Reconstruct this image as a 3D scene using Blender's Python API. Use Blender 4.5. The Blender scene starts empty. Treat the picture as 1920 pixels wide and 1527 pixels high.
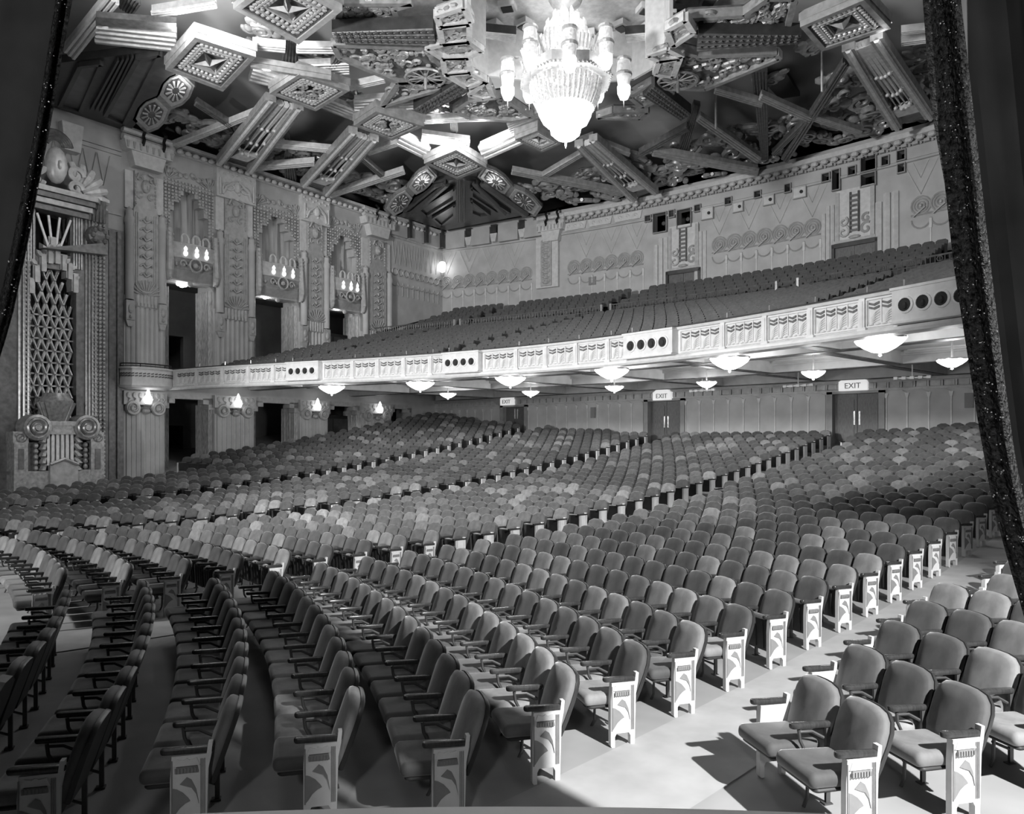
import bpy, bmesh, math, random
import numpy as np
from mathutils import Vector, Matrix
# ------------------------------------------------------------------ camera, world, big lights, exposure
SC = bpy.context.scene
COL = SC.collection
TH = math.radians(43.0); FPX = 1440.0; HOR = 825.0
CAM = np.array([16.69, 15.64, 2.713])
FW = np.array([-math.sin(TH), math.cos(TH), 0.0]); RT = np.array([math.cos(TH), math.sin(TH), 0.0]); UP = np.array([0, 0, 1.0])
cd = bpy.data.cameras.new('camera'); cam = bpy.data.objects.new('camera', cd); COL.objects.link(cam)
cd.sensor_width = 36.0; cd.lens = 36.0 * FPX / 1920.0; cd.shift_y = (HOR - 763.5) / 1920.0; cd.clip_start = 0.05; cd.clip_end = 300
cam.location = CAM; cam.rotation_euler = (math.pi / 2, 0, TH)
SC.camera = cam
SC.view_settings.view_transform = 'Standard'; SC.view_settings.look = 'None'
SC.view_settings.exposure = 0.0; SC.view_settings.gamma = 1.0; SC.view_settings.use_curve_mapping = False
SC.cycles.max_bounces = 5; SC.cycles.diffuse_bounces = 3; SC.cycles.glossy_bounces = 3; SC.cycles.transmission_bounces = 2
SC.cycles.sample_clamp_indirect = 4.0; SC.cycles.caustics_reflective = False; SC.cycles.caustics_refractive = False
SC.cycles.use_denoising = True
W = bpy.data.worlds.new('world'); SC.world = W; W.use_nodes = True
W.node_tree.nodes['Background'].inputs[0].default_value = (0, 0, 0, 1)
W.node_tree.nodes['Background'].inputs[1].default_value = 0.0

def campt(xc, zf_, z):            # camera-plan metres -> world
    p = CAM + RT * xc + FW * zf_
    return np.array([p[0], p[1], z])
def lamp(name, kind, loc, energy, target=None, **kw):
    d = bpy.data.lights.new(name, kind); d.energy = energy
    for k, v in kw.items(): setattr(d, k, v)
    o = bpy.data.objects.new(name, d); COL.objects.link(o); o.location = loc
    if target is not None:
        o.rotation_euler = (Vector(target) - Vector(loc)).to_track_quat('-Z', 'Y').to_euler()
    return o
# stage flood standing beside the camera platform (key light of the photograph)
KEY = lamp('stage_flood_right_offscreen', 'SPOT', campt(6.5, -2.5, 8.5), 16000, campt(2.6, 10.0, 0.0), spot_size=math.radians(46), spot_blend=0.4, shadow_soft_size=0.12)
# second flood on the stage, aimed at the far front rows
FL2 = lamp('stage_flood_centre_offscreen', 'SPOT', (3.0, 9.5, 5.0), 5600, (-6.0, 25.0, 0.3), spot_size=math.radians(92), spot_blend=0.5, shadow_soft_size=0.15)
# added fill far behind the camera, brightening the stage side of the curtains
CFILL = lamp('curtain_fill_offscreen', 'SPOT', campt(-1.5, -7.0, 7.0), 1000, campt(0.4, 2.8, 3.4), spot_size=math.radians(60), spot_blend=.4, shadow_soft_size=.4)
# added fill: broad soft spot thrown from the stage side into the house
STG = lamp('house_fill_offscreen', 'SPOT', (1.0, 7.0, 8.5), 27000, (-3.5, 50, 13.0), spot_size=math.radians(66), spot_blend=0.35, shadow_soft_size=1.2)

# ------------------------------------------------------------------ picture measurements -> places in the hall
def ray(x, y): return FW + (x - 960) / FPX * RT + (HOR - y) / FPX * UP
def on_z(x, y, z): d = ray(x, y); return CAM + d * ((z - CAM[2]) / d[2])
def on_pl(x, y, p, n): d = ray(x, y); return CAM + d * (np.dot(np.array(p) - CAM, n) / np.dot(d, n))
def at(x, y, Z): return CAM + ray(x, y) * Z
def pix(P): q = np.array(P) - CAM; Z = q @ FW; return 960 + FPX * (q @ RT) / Z, HOR - FPX * q[2] / Z, Z

# ------------------------------------------------------------------ helpers
class MB:
    """collects geometry; everything given in the frame (o, ex, ey, ez)"""
    def __init__(s, o=(0, 0, 0), ex=(1, 0, 0), ey=(0, 1, 0), ez=(0, 0, 1)):
        s.v = []; s.f = []; s.mi = []; s.fr(o, ex, ey, ez); s.cur = 0
    def fr(s, o=(0, 0, 0), ex=(1, 0, 0), ey=(0, 1, 0), ez=(0, 0, 1)):
        s.o = np.array(o, float); s.B = np.array([ex, ey, ez], float); return s
    def add(s, vs, fs):
        n = len(s.v); P = np.asarray(vs, float) @ s.B + s.o
        s.v.extend(P.tolist())
        for f in fs: s.f.append([i + n for i in f]); s.mi.append(s.cur)
        return s
    def box(s, x0, x1, y0, y1, z0, z1):
        v = [(x0, y0, z0), (x1, y0, z0), (x1, y1, z0), (x0, y1, z0), (x0, y0, z1), (x1, y0, z1), (x1, y1, z1), (x0, y1, z1)]
        return s.add(v, [(0, 3, 2, 1), (4, 5, 6, 7), (0, 1, 5, 4), (1, 2, 6, 5), (2, 3, 7, 6), (3, 0, 4, 7)])
    def cb(s, x, y, z, dx, dy, dz): return s.box(x - dx, x + dx, y - dy, y + dy, z - dz, z + dz)
    def prism(s, poly, a, b, pl='xz', s1=1.0):
        n = len(poly); cx = sum(p[0] for p in poly) / n; cy = sum(p[1] for p in poly) / n
        def P(p, h, k):
            u, w = cx + (p[0] - cx) * k, cy + (p[1] - cy) * k
            return {'xz': (u, h, w), 'xy': (u, w, h), 'yz': (h, u, w)}[pl]
        v = [P(p, a, 1) for p in poly] + [P(p, b, s1) for p in poly]
        fs = [list(range(n - 1, -1, -1)), list(range(n, 2 * n))] + [(i, (i + 1) % n, n + (i + 1) % n, n + i) for i in range(n)]
        return s.add(v, fs)
    def tube(s, pts, r, n=6, caps=True):
        pts = [np.array(p, float) for p in pts]; m = len(pts); rs = r if hasattr(r, '__len__') else [r] * m
        vs = []; up0 = None
        for i, p in enumerate(pts):
            t = pts[min(i + 1, m - 1)] - pts[max(i - 1, 0)]; t = t / (np.linalg.norm(t) + 1e-9)
            a = np.array([0, 0, 1.0]) if abs(t[2]) < .9 else np.array([1.0, 0, 0])
            if up0 is not None: a = up0
            u = np.cross(t, a); u /= np.linalg.norm(u) + 1e-9; w = np.cross(u, t); up0 = w
            for j in range(n):
                q = 2 * math.pi * j / n; vs.append(p + (u * math.cos(q) + w * math.sin(q)) * rs[i])
        fs = [(i * n + j, i * n + (j + 1) % n, (i + 1) * n + (j + 1) % n, (i + 1) * n + j) for i in range(m - 1) for j in range(n)]
        if caps: fs += [list(range(n - 1, -1, -1)), [(m - 1) * n + j for j in range(n)]]
        return s.add(vs, fs)
    def lathe(s, prof, n, c=(0, 0, 0), a0=0.0, a1=2 * math.pi, ax='z', flute=0.0, nf=0):
        full = abs(a1 - a0 - 2 * math.pi) < 1e-6; k = n if full else n + 1; vs = []
        for r, h in prof:
            for j in range(k):
                q = a0 + (a1 - a0) * j / n; rr = r * (1 + flute * math.cos(nf * q))
                x, y = rr * math.cos(q), rr * math.sin(q)
                vs.append({'z': (c[0] + x, c[1] + y, c[2] + h), 'y': (c[0] + x, c[1] + h, c[2] + y), 'x': (c[0] + h, c[1] + x, c[2] + y)}[ax])
        fs = []
        for i in range(len(prof) - 1):
            for j in range(n):
                j2 = (j + 1) % k
                fs.append((i * k + j, i * k + j2, (i + 1) * k + j2, (i + 1) * k + j))
        return s.add(vs, fs)
    def ell(s, c, rx, ry, rz, n=8, m=5):
        prof = [(math.sin(math.pi * i / m), -math.cos(math.pi * i / m)) for i in range(m + 1)]
        vs = []; fs = []
        for r, h in prof:
            for j in range(n):
                q = 2 * math.pi * j / n; vs.append((c[0] + rx * r * math.cos(q), c[1] + ry * r * math.sin(q), c[2] + rz * h))
        for i in range(m):
            for j in range(n): fs.append((i * n + j, i * n + (j + 1) % n, (i + 1) * n + (j + 1) % n, (i + 1) * n + j))
        return s.add(vs, fs)
    def arc(s, c, R, r, a0, a1, n=8, k=4, pl='xz', R1=None):
        """tube along an arc or a spiral in a plane"""
        pts = []
        for i in range(n + 1):
            t = i / n; q = a0 + (a1 - a0) * t; RR = R + ((R1 if R1 is not None else R) - R) * t
            u, w = RR * math.cos(q), RR * math.sin(q)
            pts.append({'xz': (c[0] + u, c[1], c[2] + w), 'xy': (c[0] + u, c[1] + w, c[2]), 'yz': (c[0], c[1] + u, c[2] + w)}[pl])
        return s.tube(pts, r, k)
    def bar(s, p0, p1, w, h, up=(0, 0, 1), w1=None):
        p0 = np.array(p0, float); p1 = np.array(p1, float); t = p1 - p0; t /= np.linalg.norm(t) + 1e-9
        u = np.cross(t, np.array(up, float)); u /= np.linalg.norm(u) + 1e-9; z = np.cross(u, t); w1 = w if w1 is None else w1
        v = []
        for p, ww in ((p0, w), (p1, w1)):
            v += [p - u * ww / 2 - z * h / 2, p + u * ww / 2 - z * h / 2, p + u * ww / 2 + z * h / 2, p - u * ww / 2 + z * h / 2]
        return s.add(v, [(0, 3, 2, 1), (4, 5, 6, 7), (0, 1, 5, 4), (1, 2, 6, 5), (2, 3, 7, 6), (3, 0, 4, 7)])
    def sweep(s, prof, frames, caps=True):
        """prof: closed list of (d, z); frames: list of (o, n) with the section at o + n*d + up*z"""
        k = len(prof); vs = []
        for o, n in frames:
            for d, z in prof: vs.append((o[0] + n[0] * d, o[1] + n[1] * d, o[2] + z))
        fs = [(i * k + j, (i + 1) * k + j, (i + 1) * k + (j + 1) % k, i * k + (j + 1) % k) for i in range(len(frames) - 1) for j in range(k)]
        if caps: fs += [list(range(k)), [(len(frames) - 1) * k + j for j in range(k - 1, -1, -1)]]
        return s.add(vs, fs)
    def mesh(s, name, mats, smooth=False):
        me = bpy.data.meshes.new(name)
        me.from_pydata(s.v, [], s.f)
        for m in (mats if isinstance(mats, (list, tuple)) else [mats]): me.materials.append(m)
        if max(s.mi, default=0) > 0: me.polygons.foreach_set('material_index', s.mi)
        bm = bmesh.new(); bm.from_mesh(me); bmesh.ops.recalc_face_normals(bm, faces=bm.faces); bm.to_mesh(me); bm.free()
        if smooth:
            me.polygons.foreach_set('use_smooth', [True] * len(me.polygons))
            try: me.set_sharp_from_angle(angle=math.radians(40))
            except Exception: pass
        me.update(); return me
    def build(s, name, mats, parent=None, smooth=False, **tags):
        if not s.v: return None
        return obj(name, s.mesh(name, mats, smooth), parent, **tags)
def obj(name, me, parent=None, **tags):
    o = bpy.data.objects.new(name, me); COL.objects.link(o)
    if parent is not None:
        o.parent = parent; o.matrix_parent_inverse = MW[parent.name].inverted()
        MW[o.name] = Matrix.Identity(4)
    else: MW[o.name] = Matrix.Identity(4)
    for k, v in tags.items():
        if v: o[k] = v
    return o
MW = {}
def thing(name, label, category, loc, group=None, kind=None):
    o = bpy.data.objects.new(name, None); COL.objects.link(o); o.location = Vector([float(c) for c in loc]); o.empty_display_size = .2
    MW[o.name] = Matrix.Translation(o.location)
    o['label'] = label; o['category'] = category
    if group: o['group'] = group
    if kind: o['kind'] = kind
    return o
def copy_tree(o, loc, rz=0.0, parent=None, **tags):
    c = o.copy(); COL.objects.link(c)
    if parent is None: c.location = loc; c.rotation_euler = (0, 0, rz)
    else: c.parent = parent
    for ch in o.children: copy_tree(ch, None, 0, c)
    for k, v in tags.items(): c[k] = v
    return c

# ------------------------------------------------------------------ materials (all procedural, a grey picture)
def mat(name, val, rough=.6, metal=0.0, var=.25, scale=6.0, bump=0.0, sheen=0.0, emit=0.0, objrand=0.0, attr=None, stretch=None, spec=.5):
    m = bpy.data.materials.new(name); m.use_nodes = True; nt = m.node_tree; b = nt.nodes['Principled BSDF']
    b.inputs['Roughness'].default_value = rough; b.inputs['Metallic'].default_value = metal
    b.inputs['Specular IOR Level'].default_value = spec
    if sheen: b.inputs['Sheen Weight'].default_value = sheen; b.inputs['Sheen Roughness'].default_value = .4
    tc = nt.nodes.new('ShaderNodeTexCoord'); no = nt.nodes.new('ShaderNodeTexNoise'); no.inputs['Scale'].default_value = scale; no.inputs['Detail'].default_value = 3
    src = tc.outputs['Object']
    if stretch:
        mp = nt.nodes.new('ShaderNodeMapping'); mp.inputs['Scale'].default_value = stretch; nt.links.new(src, mp.inputs[0]); src = mp.outputs[0]
    nt.links.new(src, no.inputs['Vector'])
    mr = nt.nodes.new('ShaderNodeMapRange'); mr.inputs['From Min'].default_value = .3; mr.inputs['From Max'].default_value = .7
    mr.inputs['To Min'].default_value = val * (1 - var); mr.inputs['To Max'].default_value = val * (1 + var)
    nt.links.new(no.outputs['Fac'], mr.inputs['Value']); out = mr.outputs[0]
    if objrand or attr:
        if attr: s_ = nt.nodes.new('ShaderNodeAttribute'); s_.attribute_name = attr; so = s_.outputs['Fac']
        else: s_ = nt.nodes.new('ShaderNodeObjectInfo'); so = s_.outputs['Random']
        cr = nt.nodes.new('ShaderNodeMapRange'); cr.interpolation_type = 'SMOOTHSTEP'
        cr.inputs['From Min'].default_value = .35; cr.inputs['From Max'].default_value = 1.0; cr.inputs['To Min'].default_value = 1 - objrand * .35; cr.inputs['To Max'].default_value = 1 + objrand
        nt.links.new(so, cr.inputs['Value'])
        mu = nt.nodes.new('ShaderNodeMath'); mu.operation = 'MULTIPLY'; nt.links.new(out, mu.inputs[0]); nt.links.new(cr.outputs[0], mu.inputs[1]); out = mu.outputs[0]
    cc = nt.nodes.new('ShaderNodeCombineColor')
    for i in range(3): nt.links.new(out, cc.inputs[i])
    nt.links.new(cc.outputs[0], b.inputs['Base Color'])
    if bump:
        bp = nt.nodes.new('ShaderNodeBump'); bp.inputs['Strength'].default_value = bump; bp.inputs['Distance'].default_value = .05
        nt.links.new(no.outputs['Fac'], bp.inputs['Height']); nt.links.new(bp.outputs[0], b.inputs['Normal'])
    if emit:
        b.inputs['Emission Color'].default_value = (1, 1, 1, 1); b.inputs['Emission Strength'].default_value = emit
    return m
M = dict(
    plaster=mat('plaster', .52, .7, var=.12, scale=1.2, bump=.05),
    plaster_dk=mat('plaster_dark', .34, .7, var=.15, scale=2),
    relief=mat('relief_plaster', .48, .5, var=.14, scale=5, bump=.08, metal=.1),
    relief_lt=mat('relief_pale', .68, .5, var=.1, scale=5, bump=.08),
    gilt=mat('gilt_relief', .46, .4, .35, var=.22, scale=4, bump=.15),
    gilt_lt=mat('gilt_pale', .75, .4, .25, var=.15, scale=5, bump=.12),
    giltdk=mat('gilt_dark', .17, .4, .3, var=.3, scale=5, bump=.2),
    sky=mat('ceiling_sky', .5, .6, var=.3, scale=.25),
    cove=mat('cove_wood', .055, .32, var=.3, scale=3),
    cove_panel=mat('cove_panel', .16, .3, var=.25, scale=2, metal=.2),
    fascia=mat('fascia_paint', .84, .45, var=.08, scale=5),
    fascia_gr=mat('fascia_grey', .16, .5, var=.3, scale=12),
    soffit=mat('soffit_paint', .55, .5, var=.12, scale=2),
    soffit_dk=mat('soffit_stencil', .10, .5, var=.7, scale=5),
    carpet=mat('floor_concrete', .38, .85, var=.12, scale=1.5),
    aisle=mat('aisle_carpet', .46, .95, var=.1, scale=3),
    dark=mat('dark_recess', .03, .8, var=.2),
    hall=mat('corridor_wall', .30, .8, var=.15, scale=1),
    velvet=mat('seat_velvet', .125, .75, var=.22, scale=9, sheen=.5, objrand=1.1, stretch=(1, 1, .6)),
    velvet_far=mat('seat_velvet_rows', .125, .75, var=.22, scale=9, sheen=.5, objrand=1.1, attr='shade'),
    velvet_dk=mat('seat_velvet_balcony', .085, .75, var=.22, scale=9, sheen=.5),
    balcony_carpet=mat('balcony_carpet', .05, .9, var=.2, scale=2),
    shell=mat('seat_shell', .035, .4, var=.2),
    wood=mat('arm_wood', .045, .22, var=.3, scale=14, stretch=(1, 4, 1)),
    iron=mat('seat_iron', .10, .4, .3),
    white=mat('end_panel_paint', .74, .4, var=.06, scale=10),
    endgr=mat('end_panel_grey', .26, .5, var=.1, scale=10),
    door=mat('door_wood', .13, .4, var=.3, scale=5, stretch=(6, 6, 1)),
    brass=mat('brass', .75, .25, .6),
    glow=mat('lamp_glass', .9, .4, emit=2.6),
    glow_hi=mat('lamp_glass_bright', .9, .4, emit=2.4),
    glow_lo=mat('crystal_glass', .9, .3, emit=.32, var=.5, scale=14),
    drape=mat('curtain_velvet', .075, .8, var=.35, scale=3, sheen=.25),
    sequin=mat('curtain_border', .07, .5, .1, var=.9, scale=60, bump=.8),
    sparkle=mat('sequins', .9, .25, .5),
    portiere=mat('portiere_fabric', .42, .7, var=.4, scale=10, stretch=(3, 3, .4)),
    window=mat('organ_drape', .36, .7, var=.25, scale=2, stretch=(4, 4, .3)),
    grille=mat('organ_grille', .40, .35, .4, var=.3, scale=8),
    ledge=mat('ledge_paint', .8, .5, var=.05),
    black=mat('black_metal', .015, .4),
)
rnd = random.Random(7)
# ------------------------------------------------------------------ plan of the hall (metres)
ROW0 = campt(-22.873, -0.0546, 0)
R0, PITCH, SEATW = 19.547, 0.88574, 0.5364
FA = (-0.0453045, 0.00439517, -3.25267e-05, -0.0071815, 0.0370671, 0.00202666)
AISLE = {4: (.789077, 11.85501), 3: (.732155, 4.878717), 2: (.703673, -2.993243), 1: (.634049, -8.436045)}
def zrow(k, a):
    k = max(k, 0.0); t = min(max(a + math.radians(3), -.62), .62)
    return FA[0] * k + FA[1] * k * k + FA[2] * k ** 3 + FA[3] * t * k + FA[4] * t * t * k + FA[5] * t * t * k * k
def polar(x, y): dx, dy = x - ROW0[0], y - ROW0[1]; return math.hypot(dx, dy), math.atan2(dx, dy)
def zfloor(x, y):
    r, a = polar(x, y); return zrow((r - R0) / PITCH, a)
def rowpt(r, a): return ROW0[0] + r * math.sin(a), ROW0[1] + r * math.cos(a)
def aisle_a(s, r): ph, d = AISLE[s]; return ph + math.asin(max(-1, min(1, d / r))) - TH
# left wall frame
LA = np.array([-20.7, 30.3, 0.0]); LB = np.array([-23.3, 51.2, 0.0]); LT = (LB - LA) / np.linalg.norm(LB - LA); LN = np.array([LT[1], -LT[0], 0.0])
def LW(d=0.0): return MB(LA + LN * d, LT, LN, UP)
def lwp(x, y, d=0.0): P = on_pl(x, y, LA + LN * d, LN); return (P - LA) @ LT, P[2]
def lww(s, d, z): return LA + LT * s + LN * d + UP * z
YR = 50.7                                            # rear wall under the balcony
def RL(d=0.0): return MB((0, YR - d, 0), (1, 0, 0), (0, -1, 0), UP)
def rlp(x, y, d=0.0): P = on_pl(x, y, (0, YR - d, 0), (0, 1, 0)); return P[0], P[2]
def yrear(X): return 55.0 - .0065 * X * X            # rear wall above the balcony
def yfront(X): return 36.15 - .0195 * X * X + .00002 * X ** 4   # balcony front
def rup(x, y):
    Y = 54.0
    for _ in range(12): P = on_pl(x, y, (0, Y, 0), (0, 1, 0)); Y = yrear(P[0])
    return P[0], P[2]
def RU(X, d=0.0):
    s = -.013 * X; n = np.array([s, -1.0, 0]); n = -n if n[1] > 0 else n; n /= np.linalg.norm(n); t = np.array([-n[1], n[0], 0])
    return MB(np.array([X, yrear(X), 0]) + n * d, t, n, UP)
def rear_frames(x0, x1, n): return [((X, yrear(X), 0), RU(X).B[1]) for X in np.linspace(x0, x1, n)]
def yv(X, v): return yfront(X) * (1 - v) + yrear(X) * v
def front_frames(x0, x1, n):
    out = []
    for X in np.linspace(x0, x1, n):
        s = (yfront(X + .05) - yfront(X - .05)) / .1; nn = np.array([s, -1.0]); nn /= np.linalg.norm(nn)
        out.append(((X, yfront(X), 0), (nn[0], nn[1], 0)))
    return out
def FR(X, d=0.0):
    (o, n), = front_frames(X, X, 1); n = np.array(n); t = np.array([-n[1], n[0], 0])
    return MB(np.array(o) + n * d, t, n, UP)
def frp(x):                                          # picture column -> place along the balcony front
    lo, hi = -21.0, 15.6
    for _ in range(40):
        m = (lo + hi) / 2
        if pix((m, yfront(m), 5.5))[0] < x: lo = m
        else: hi = m
    return lo
ZF0, ZF1 = 5.11, 6.06                                # balcony front: lip and top

# ------------------------------------------------------------------ floor
g = MB(); nx, ny = 96, 84
X0s = np.linspace(-27.6, 23.6, nx); Y0s = np.linspace(9.0, YR + .3, ny)
vs = [(x, y, zfloor(x, y)) for y in Y0s for x in X0s]
fs = [(j * nx + i, j * nx + i + 1, (j + 1) * nx + i + 1, (j + 1) * nx + i) for j in range(ny - 1) for i in range(nx - 1)]
g.add(vs, fs); floor = g.build('floor', M['carpet'], smooth=True, kind='structure', label='sloping grey concrete floor of the auditorium', category='floor')
def aisle_left(s, k):                                # angle of the aisle's left edge (row end standards)
    r = R0 + PITCH * k
    if s == 4 and k < 4:
        pts = {3: (-1.380, 5.584), 2: (-2.212, 5.354), 1: (-3.011, 4.995), 0: (-3.83, 4.66)}
        kk = max(k, 0); i = int(math.floor(kk)); t = kk - i
        pts[4] = (-0.541, 5.8975)
        p = np.array(pts[i]) * (1 - t) + np.array(pts[min(i + 1, 4)]) * t
        w = campt(p[0], p[1], 0); return polar(w[0], w[1])[1]
    return aisle_a(s, r)
AW = 1.28
for s in (1, 2, 3, 4):
    g = MB(); P = []
    ks = np.linspace(-.6 if s < 4 else 3.6, 34.9, 60)
    for k in ks:
        r = R0 + PITCH * k; a = aisle_left(s, max(k, 0)) + .02 / r
        for q in np.linspace(0, AW - .02, 4):
            x, y = rowpt(r, a + q / r); P.append((x, y, zfloor(x, y) + .012))
    g.add(P, [(i * 4 + j, i * 4 + j + 1, (i + 1) * 4 + j + 1, (i + 1) * 4 + j) for i in range(len(ks) - 1) for j in range(3)])
    g.build('aisle_carpet', M['aisle'], floor)

# ------------------------------------------------------------------ left wall: piers, openings, lintels
PIERS = [(-1.02, .95), (3.62, 5.95), (8.98, 11.0), (13.63, 16.2), (18.2, 21.4)]
BAYS = [(.95, 3.62), (5.95, 8.98), (11.0, 13.63), (16.2, 18.2)]
ZT = 17.0
g = LW()
g.box(-16, -1.02, -1.4, 0, -.4, ZT)
for a, b in PIERS: g.box(a, b, -1.4, 0, -.4, ZT)
for i, (a, b) in enumerate(BAYS):
    if i < 3:
        g.box(a, b, -1.4, 0, 4.95, 6.05)             # floor edge between the storeys
        g.box(a, b, -1.4, -.55, 10.6, ZT); g.box(a, b, -.6, 0, 15.1, ZT)
        m = (a + b) / 2; w = b - a                   # stepped arch of the blind window
        for f_, z_ in ((.10, 10.7), (.20, 13.9), (.30, 14.35), (.39, 14.75)):
            g.box(a, a + w * f_, -.6, 0, z_, 15.12); g.box(b - w * f_, b, -.6, 0, z_, 15.12)
    else:
        g.box(a, b, -1.4, 0, 4.95, ZT)
wall_left = g.build('wall_left', M['plaster'], kind='structure', label='left side wall of fluted piers and tall openings', category='wall')
g = LW()
for a, b in BAYS:                                    # stepped corbel lintels of the lower openings
    w = b - a
    for f_, z_ in ((1.0, 4.72), (.62, 4.50), (.30, 4.24)):
        if f_ == 1.0: g.box(a, b, -.45, .02, z_, 5.0)
        else:
            g.box(a, a + w * f_ * .35, -.45, .02, z_, 4.8); g.box(b - w * f_ * .35, b, -.45, .02, z_, 4.8)
g.build('lintel', M['relief'], wall_left)
g = LW(); g.box(-16, 3.45, -4.6, -4.3, -.4, ZT); g.box(4.55, 22, -4.6, -4.3, -.4, ZT)
for z0, z1 in ((-.4, .9), (3.5, 6.0), (8.4, ZT)): g.box(3.45, 4.55, -4.6, -4.3, z0, z1)
for z0, z1 in ((.9, 3.5), (6.0, 8.4)):               # small unlit rooms behind the two doorways
    g.box(2.6, 5.4, -7.3, -7.1, z0 - .1, z1 + .3); g.box(2.6, 2.8, -7.1, -4.6, z0 - .1, z1 + .3); g.box(5.2, 5.4, -7.1, -4.6, z0 - .1, z1 + .3); g.box(2.6, 5.4, -7.3, -4.6, z0 - .2, z0 - .05); g.box(2.6, 5.4, -7.3, -4.6, z1 + .2, z1 + .35)
g.box(-16.0, -15.7, -4.3, -1.4, -.4, ZT); g.box(21.4, 21.7, -4.6, 0, -.4, ZT)
g.box(-3, 22, -4.3, -1.4, 5.0, 5.3); g.box(-3, 22, -4.3, -1.4, 10.9, 11.2)
g.build('corridor_wall', M['hall'], wall_left)
# right wall and the stage end of the house (outside the picture, closing the room)
g = MB(); g.box(23.6, 24.0, 22, 56, -.4, ZT); wr = g.build('wall_right', M['plaster'], kind='structure', label='plain right side wall hidden by the curtain', category='wall')

# ------------------------------------------------------------------ rear wall below the balcony, with doors
DOORS = []
for px0, px1, ytop in ((944, 986, 763), (1215, 1279, 753), (1560, 1651, 738)):
    a, z = rlp(px0, ytop); b, _ = rlp(px1, ytop); DOORS.append((a, b, 4.75))
a, b, z = DOORS[0]; DOORS.append((-b - .3, -a - .3, 4.75))
g = RL(); xs = [-23.6] + [v for d in DOORS for v in d[:2]] + [23.6]
for i in range(0, len(xs), 2): g.box(xs[i], xs[i + 1], -.5, 0, -.2, 5.5)
for a, b, z in DOORS: g.box(a, b, -.5, 0, z, 5.5)
wall_rear = g.build('wall_rear', M['plaster'], kind='structure', label='pale panelled rear wall under the balcony', category='wall')
# panels between battens, each its own board
segs = [(-23.0, DOORS[0][0] - .25), (DOORS[0][1] + .25, DOORS[1][0] - .25), (DOORS[1][1] + .25, DOORS[2][0] - .25), (DOORS[2][1] + .25, 12.6)]
for a, b in segs:
    n = max(1, round((b - a) / .78)); w = (b - a) / n
    for i in range(n):
        g = RL(); x = a + i * w
        g.box(x + .03, x + w - .03, 0, .05, 2.0, 4.66)
        pts = [(x + .03, 4.66), (x + w - .03, 4.66), (x + w - .03, 4.72), (x + w * .75, 4.80), (x + w * .5, 4.83), (x + w * .25, 4.80), (x + .03, 4.72)]
        g.prism(pts, 0, .06); g.build('panel', M['plaster'], wall_rear)
        g = RL(); g.box(x - .025, x + .025, 0, .08, 2.0, 4.7); g.prism([(x - .09, 4.7), (x + .09, 4.7), (x + .04, 4.5), (x - .04, 4.5)], 0, .1); g.build('batten', M['relief_lt'], wall_rear)
g = RL(); g.box(-23.2, 13, 0, .07, 4.84, 4.9); g.box(-23.2, 13, 0, .09, 5.22, 5.30)
for x in np.arange(-23, 13, .52): g.box(x, x + .38, 0, .05, 4.95, 5.17); g.cb(x + .45, .05, 5.06, .035, .05, .12)
g.build('frieze', M['relief'], wall_rear)
for n, (a, b, z) in enumerate(DOORS[:3], 1):
    zf_ = zfloor((a + b) / 2, YR - .5)
    g = RL(); g.box(a - .2, a + .05, -.3, .12, zf_ - .1, z + .1); g.box(b - .05, b + .2, -.3, .12, zf_ - .1, z + .1); g.box(a - .2, b + .2, -.3, .12, z, z + .12)
    d = g.build('door_%d' % n, M['plaster_dk'], kind='structure', label='tall double door at the head of an aisle, %s' % ('in the corner beside the side wall', 'under the middle of the balcony', 'widest and palest of the three')[n - 1], category='door')
    m = (a + b) / 2
    for s0, s1 in ((a + .05, m - .01), (m + .01, b - .05)):
        g = RL(); g.box(s0, s1, -.28, -.2, zf_ - .1, z); g.box(s0 + .12, s1 - .12, -.2, -.17, zf_ + .25, z - .25)
        lf = g.build('door_leaf', M['door'], d)
        hx = s1 - .1 if s0 < m - .1 else s0 + .1
        g = RL(); g.box(hx - .035, hx + .035, -.2, -.14, zf_ + .95, zf_ + 1.55); g.build('push_plate', M['brass'], lf)
# exit signs above the doors
def text_mesh(body, size, mtl):
    cu = bpy.data.curves.new('t', 'FONT'); cu.body = body; cu.size = size; cu.extrude = .01; cu.align_x = 'CENTER'; cu.align_y = 'CENTER'
    o = bpy.data.objects.new('t', cu); COL.objects.link(o); me = bpy.data.meshes.new_from_object(o.evaluated_get(bpy.context.evaluated_depsgraph_get())); bpy.data.objects.remove(o)
    me.materials.clear(); me.materials.append(mtl); return me
M['sign'] = mat('sign_face', .8, .5, emit=.55, var=.05)
tm = text_mesh('EXIT', .34, M['endgr'])
for n, (px, py, w) in enumerate(((950, 754, 1.0), (1241, 745, 1.0), (1599, 724, 1.1))):
    X, z = rlp(px, py, .2); zc_ = max(z, 5.0)
    t = thing('exit_sign', ('lit EXIT sign over the door nearest the side wall', 'lit EXIT sign over the middle door', 'lit EXIT sign over the widest door')[n], 'sign', (X, YR - .1, zc_ - .2))
    g = RL(.12); g.box(X - .55 * w, X + .55 * w, -.1, .1, zc_ - .2, zc_ + .2); g.prism([(X - .55 * w, zc_ + .2), (X + .55 * w, zc_ + .2), (X + .35 * w, zc_ + .34), (X - .35 * w, zc_ + .34)], -.1, .1); bd = g.build('sign_box', M['sign'], t)
    o = obj('lettering', tm, t); o.location = (X, YR - .245, zc_); o.rotation_euler = (math.pi / 2, 0, 0); o.matrix_parent_inverse = MW[t.name].inverted()
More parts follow.
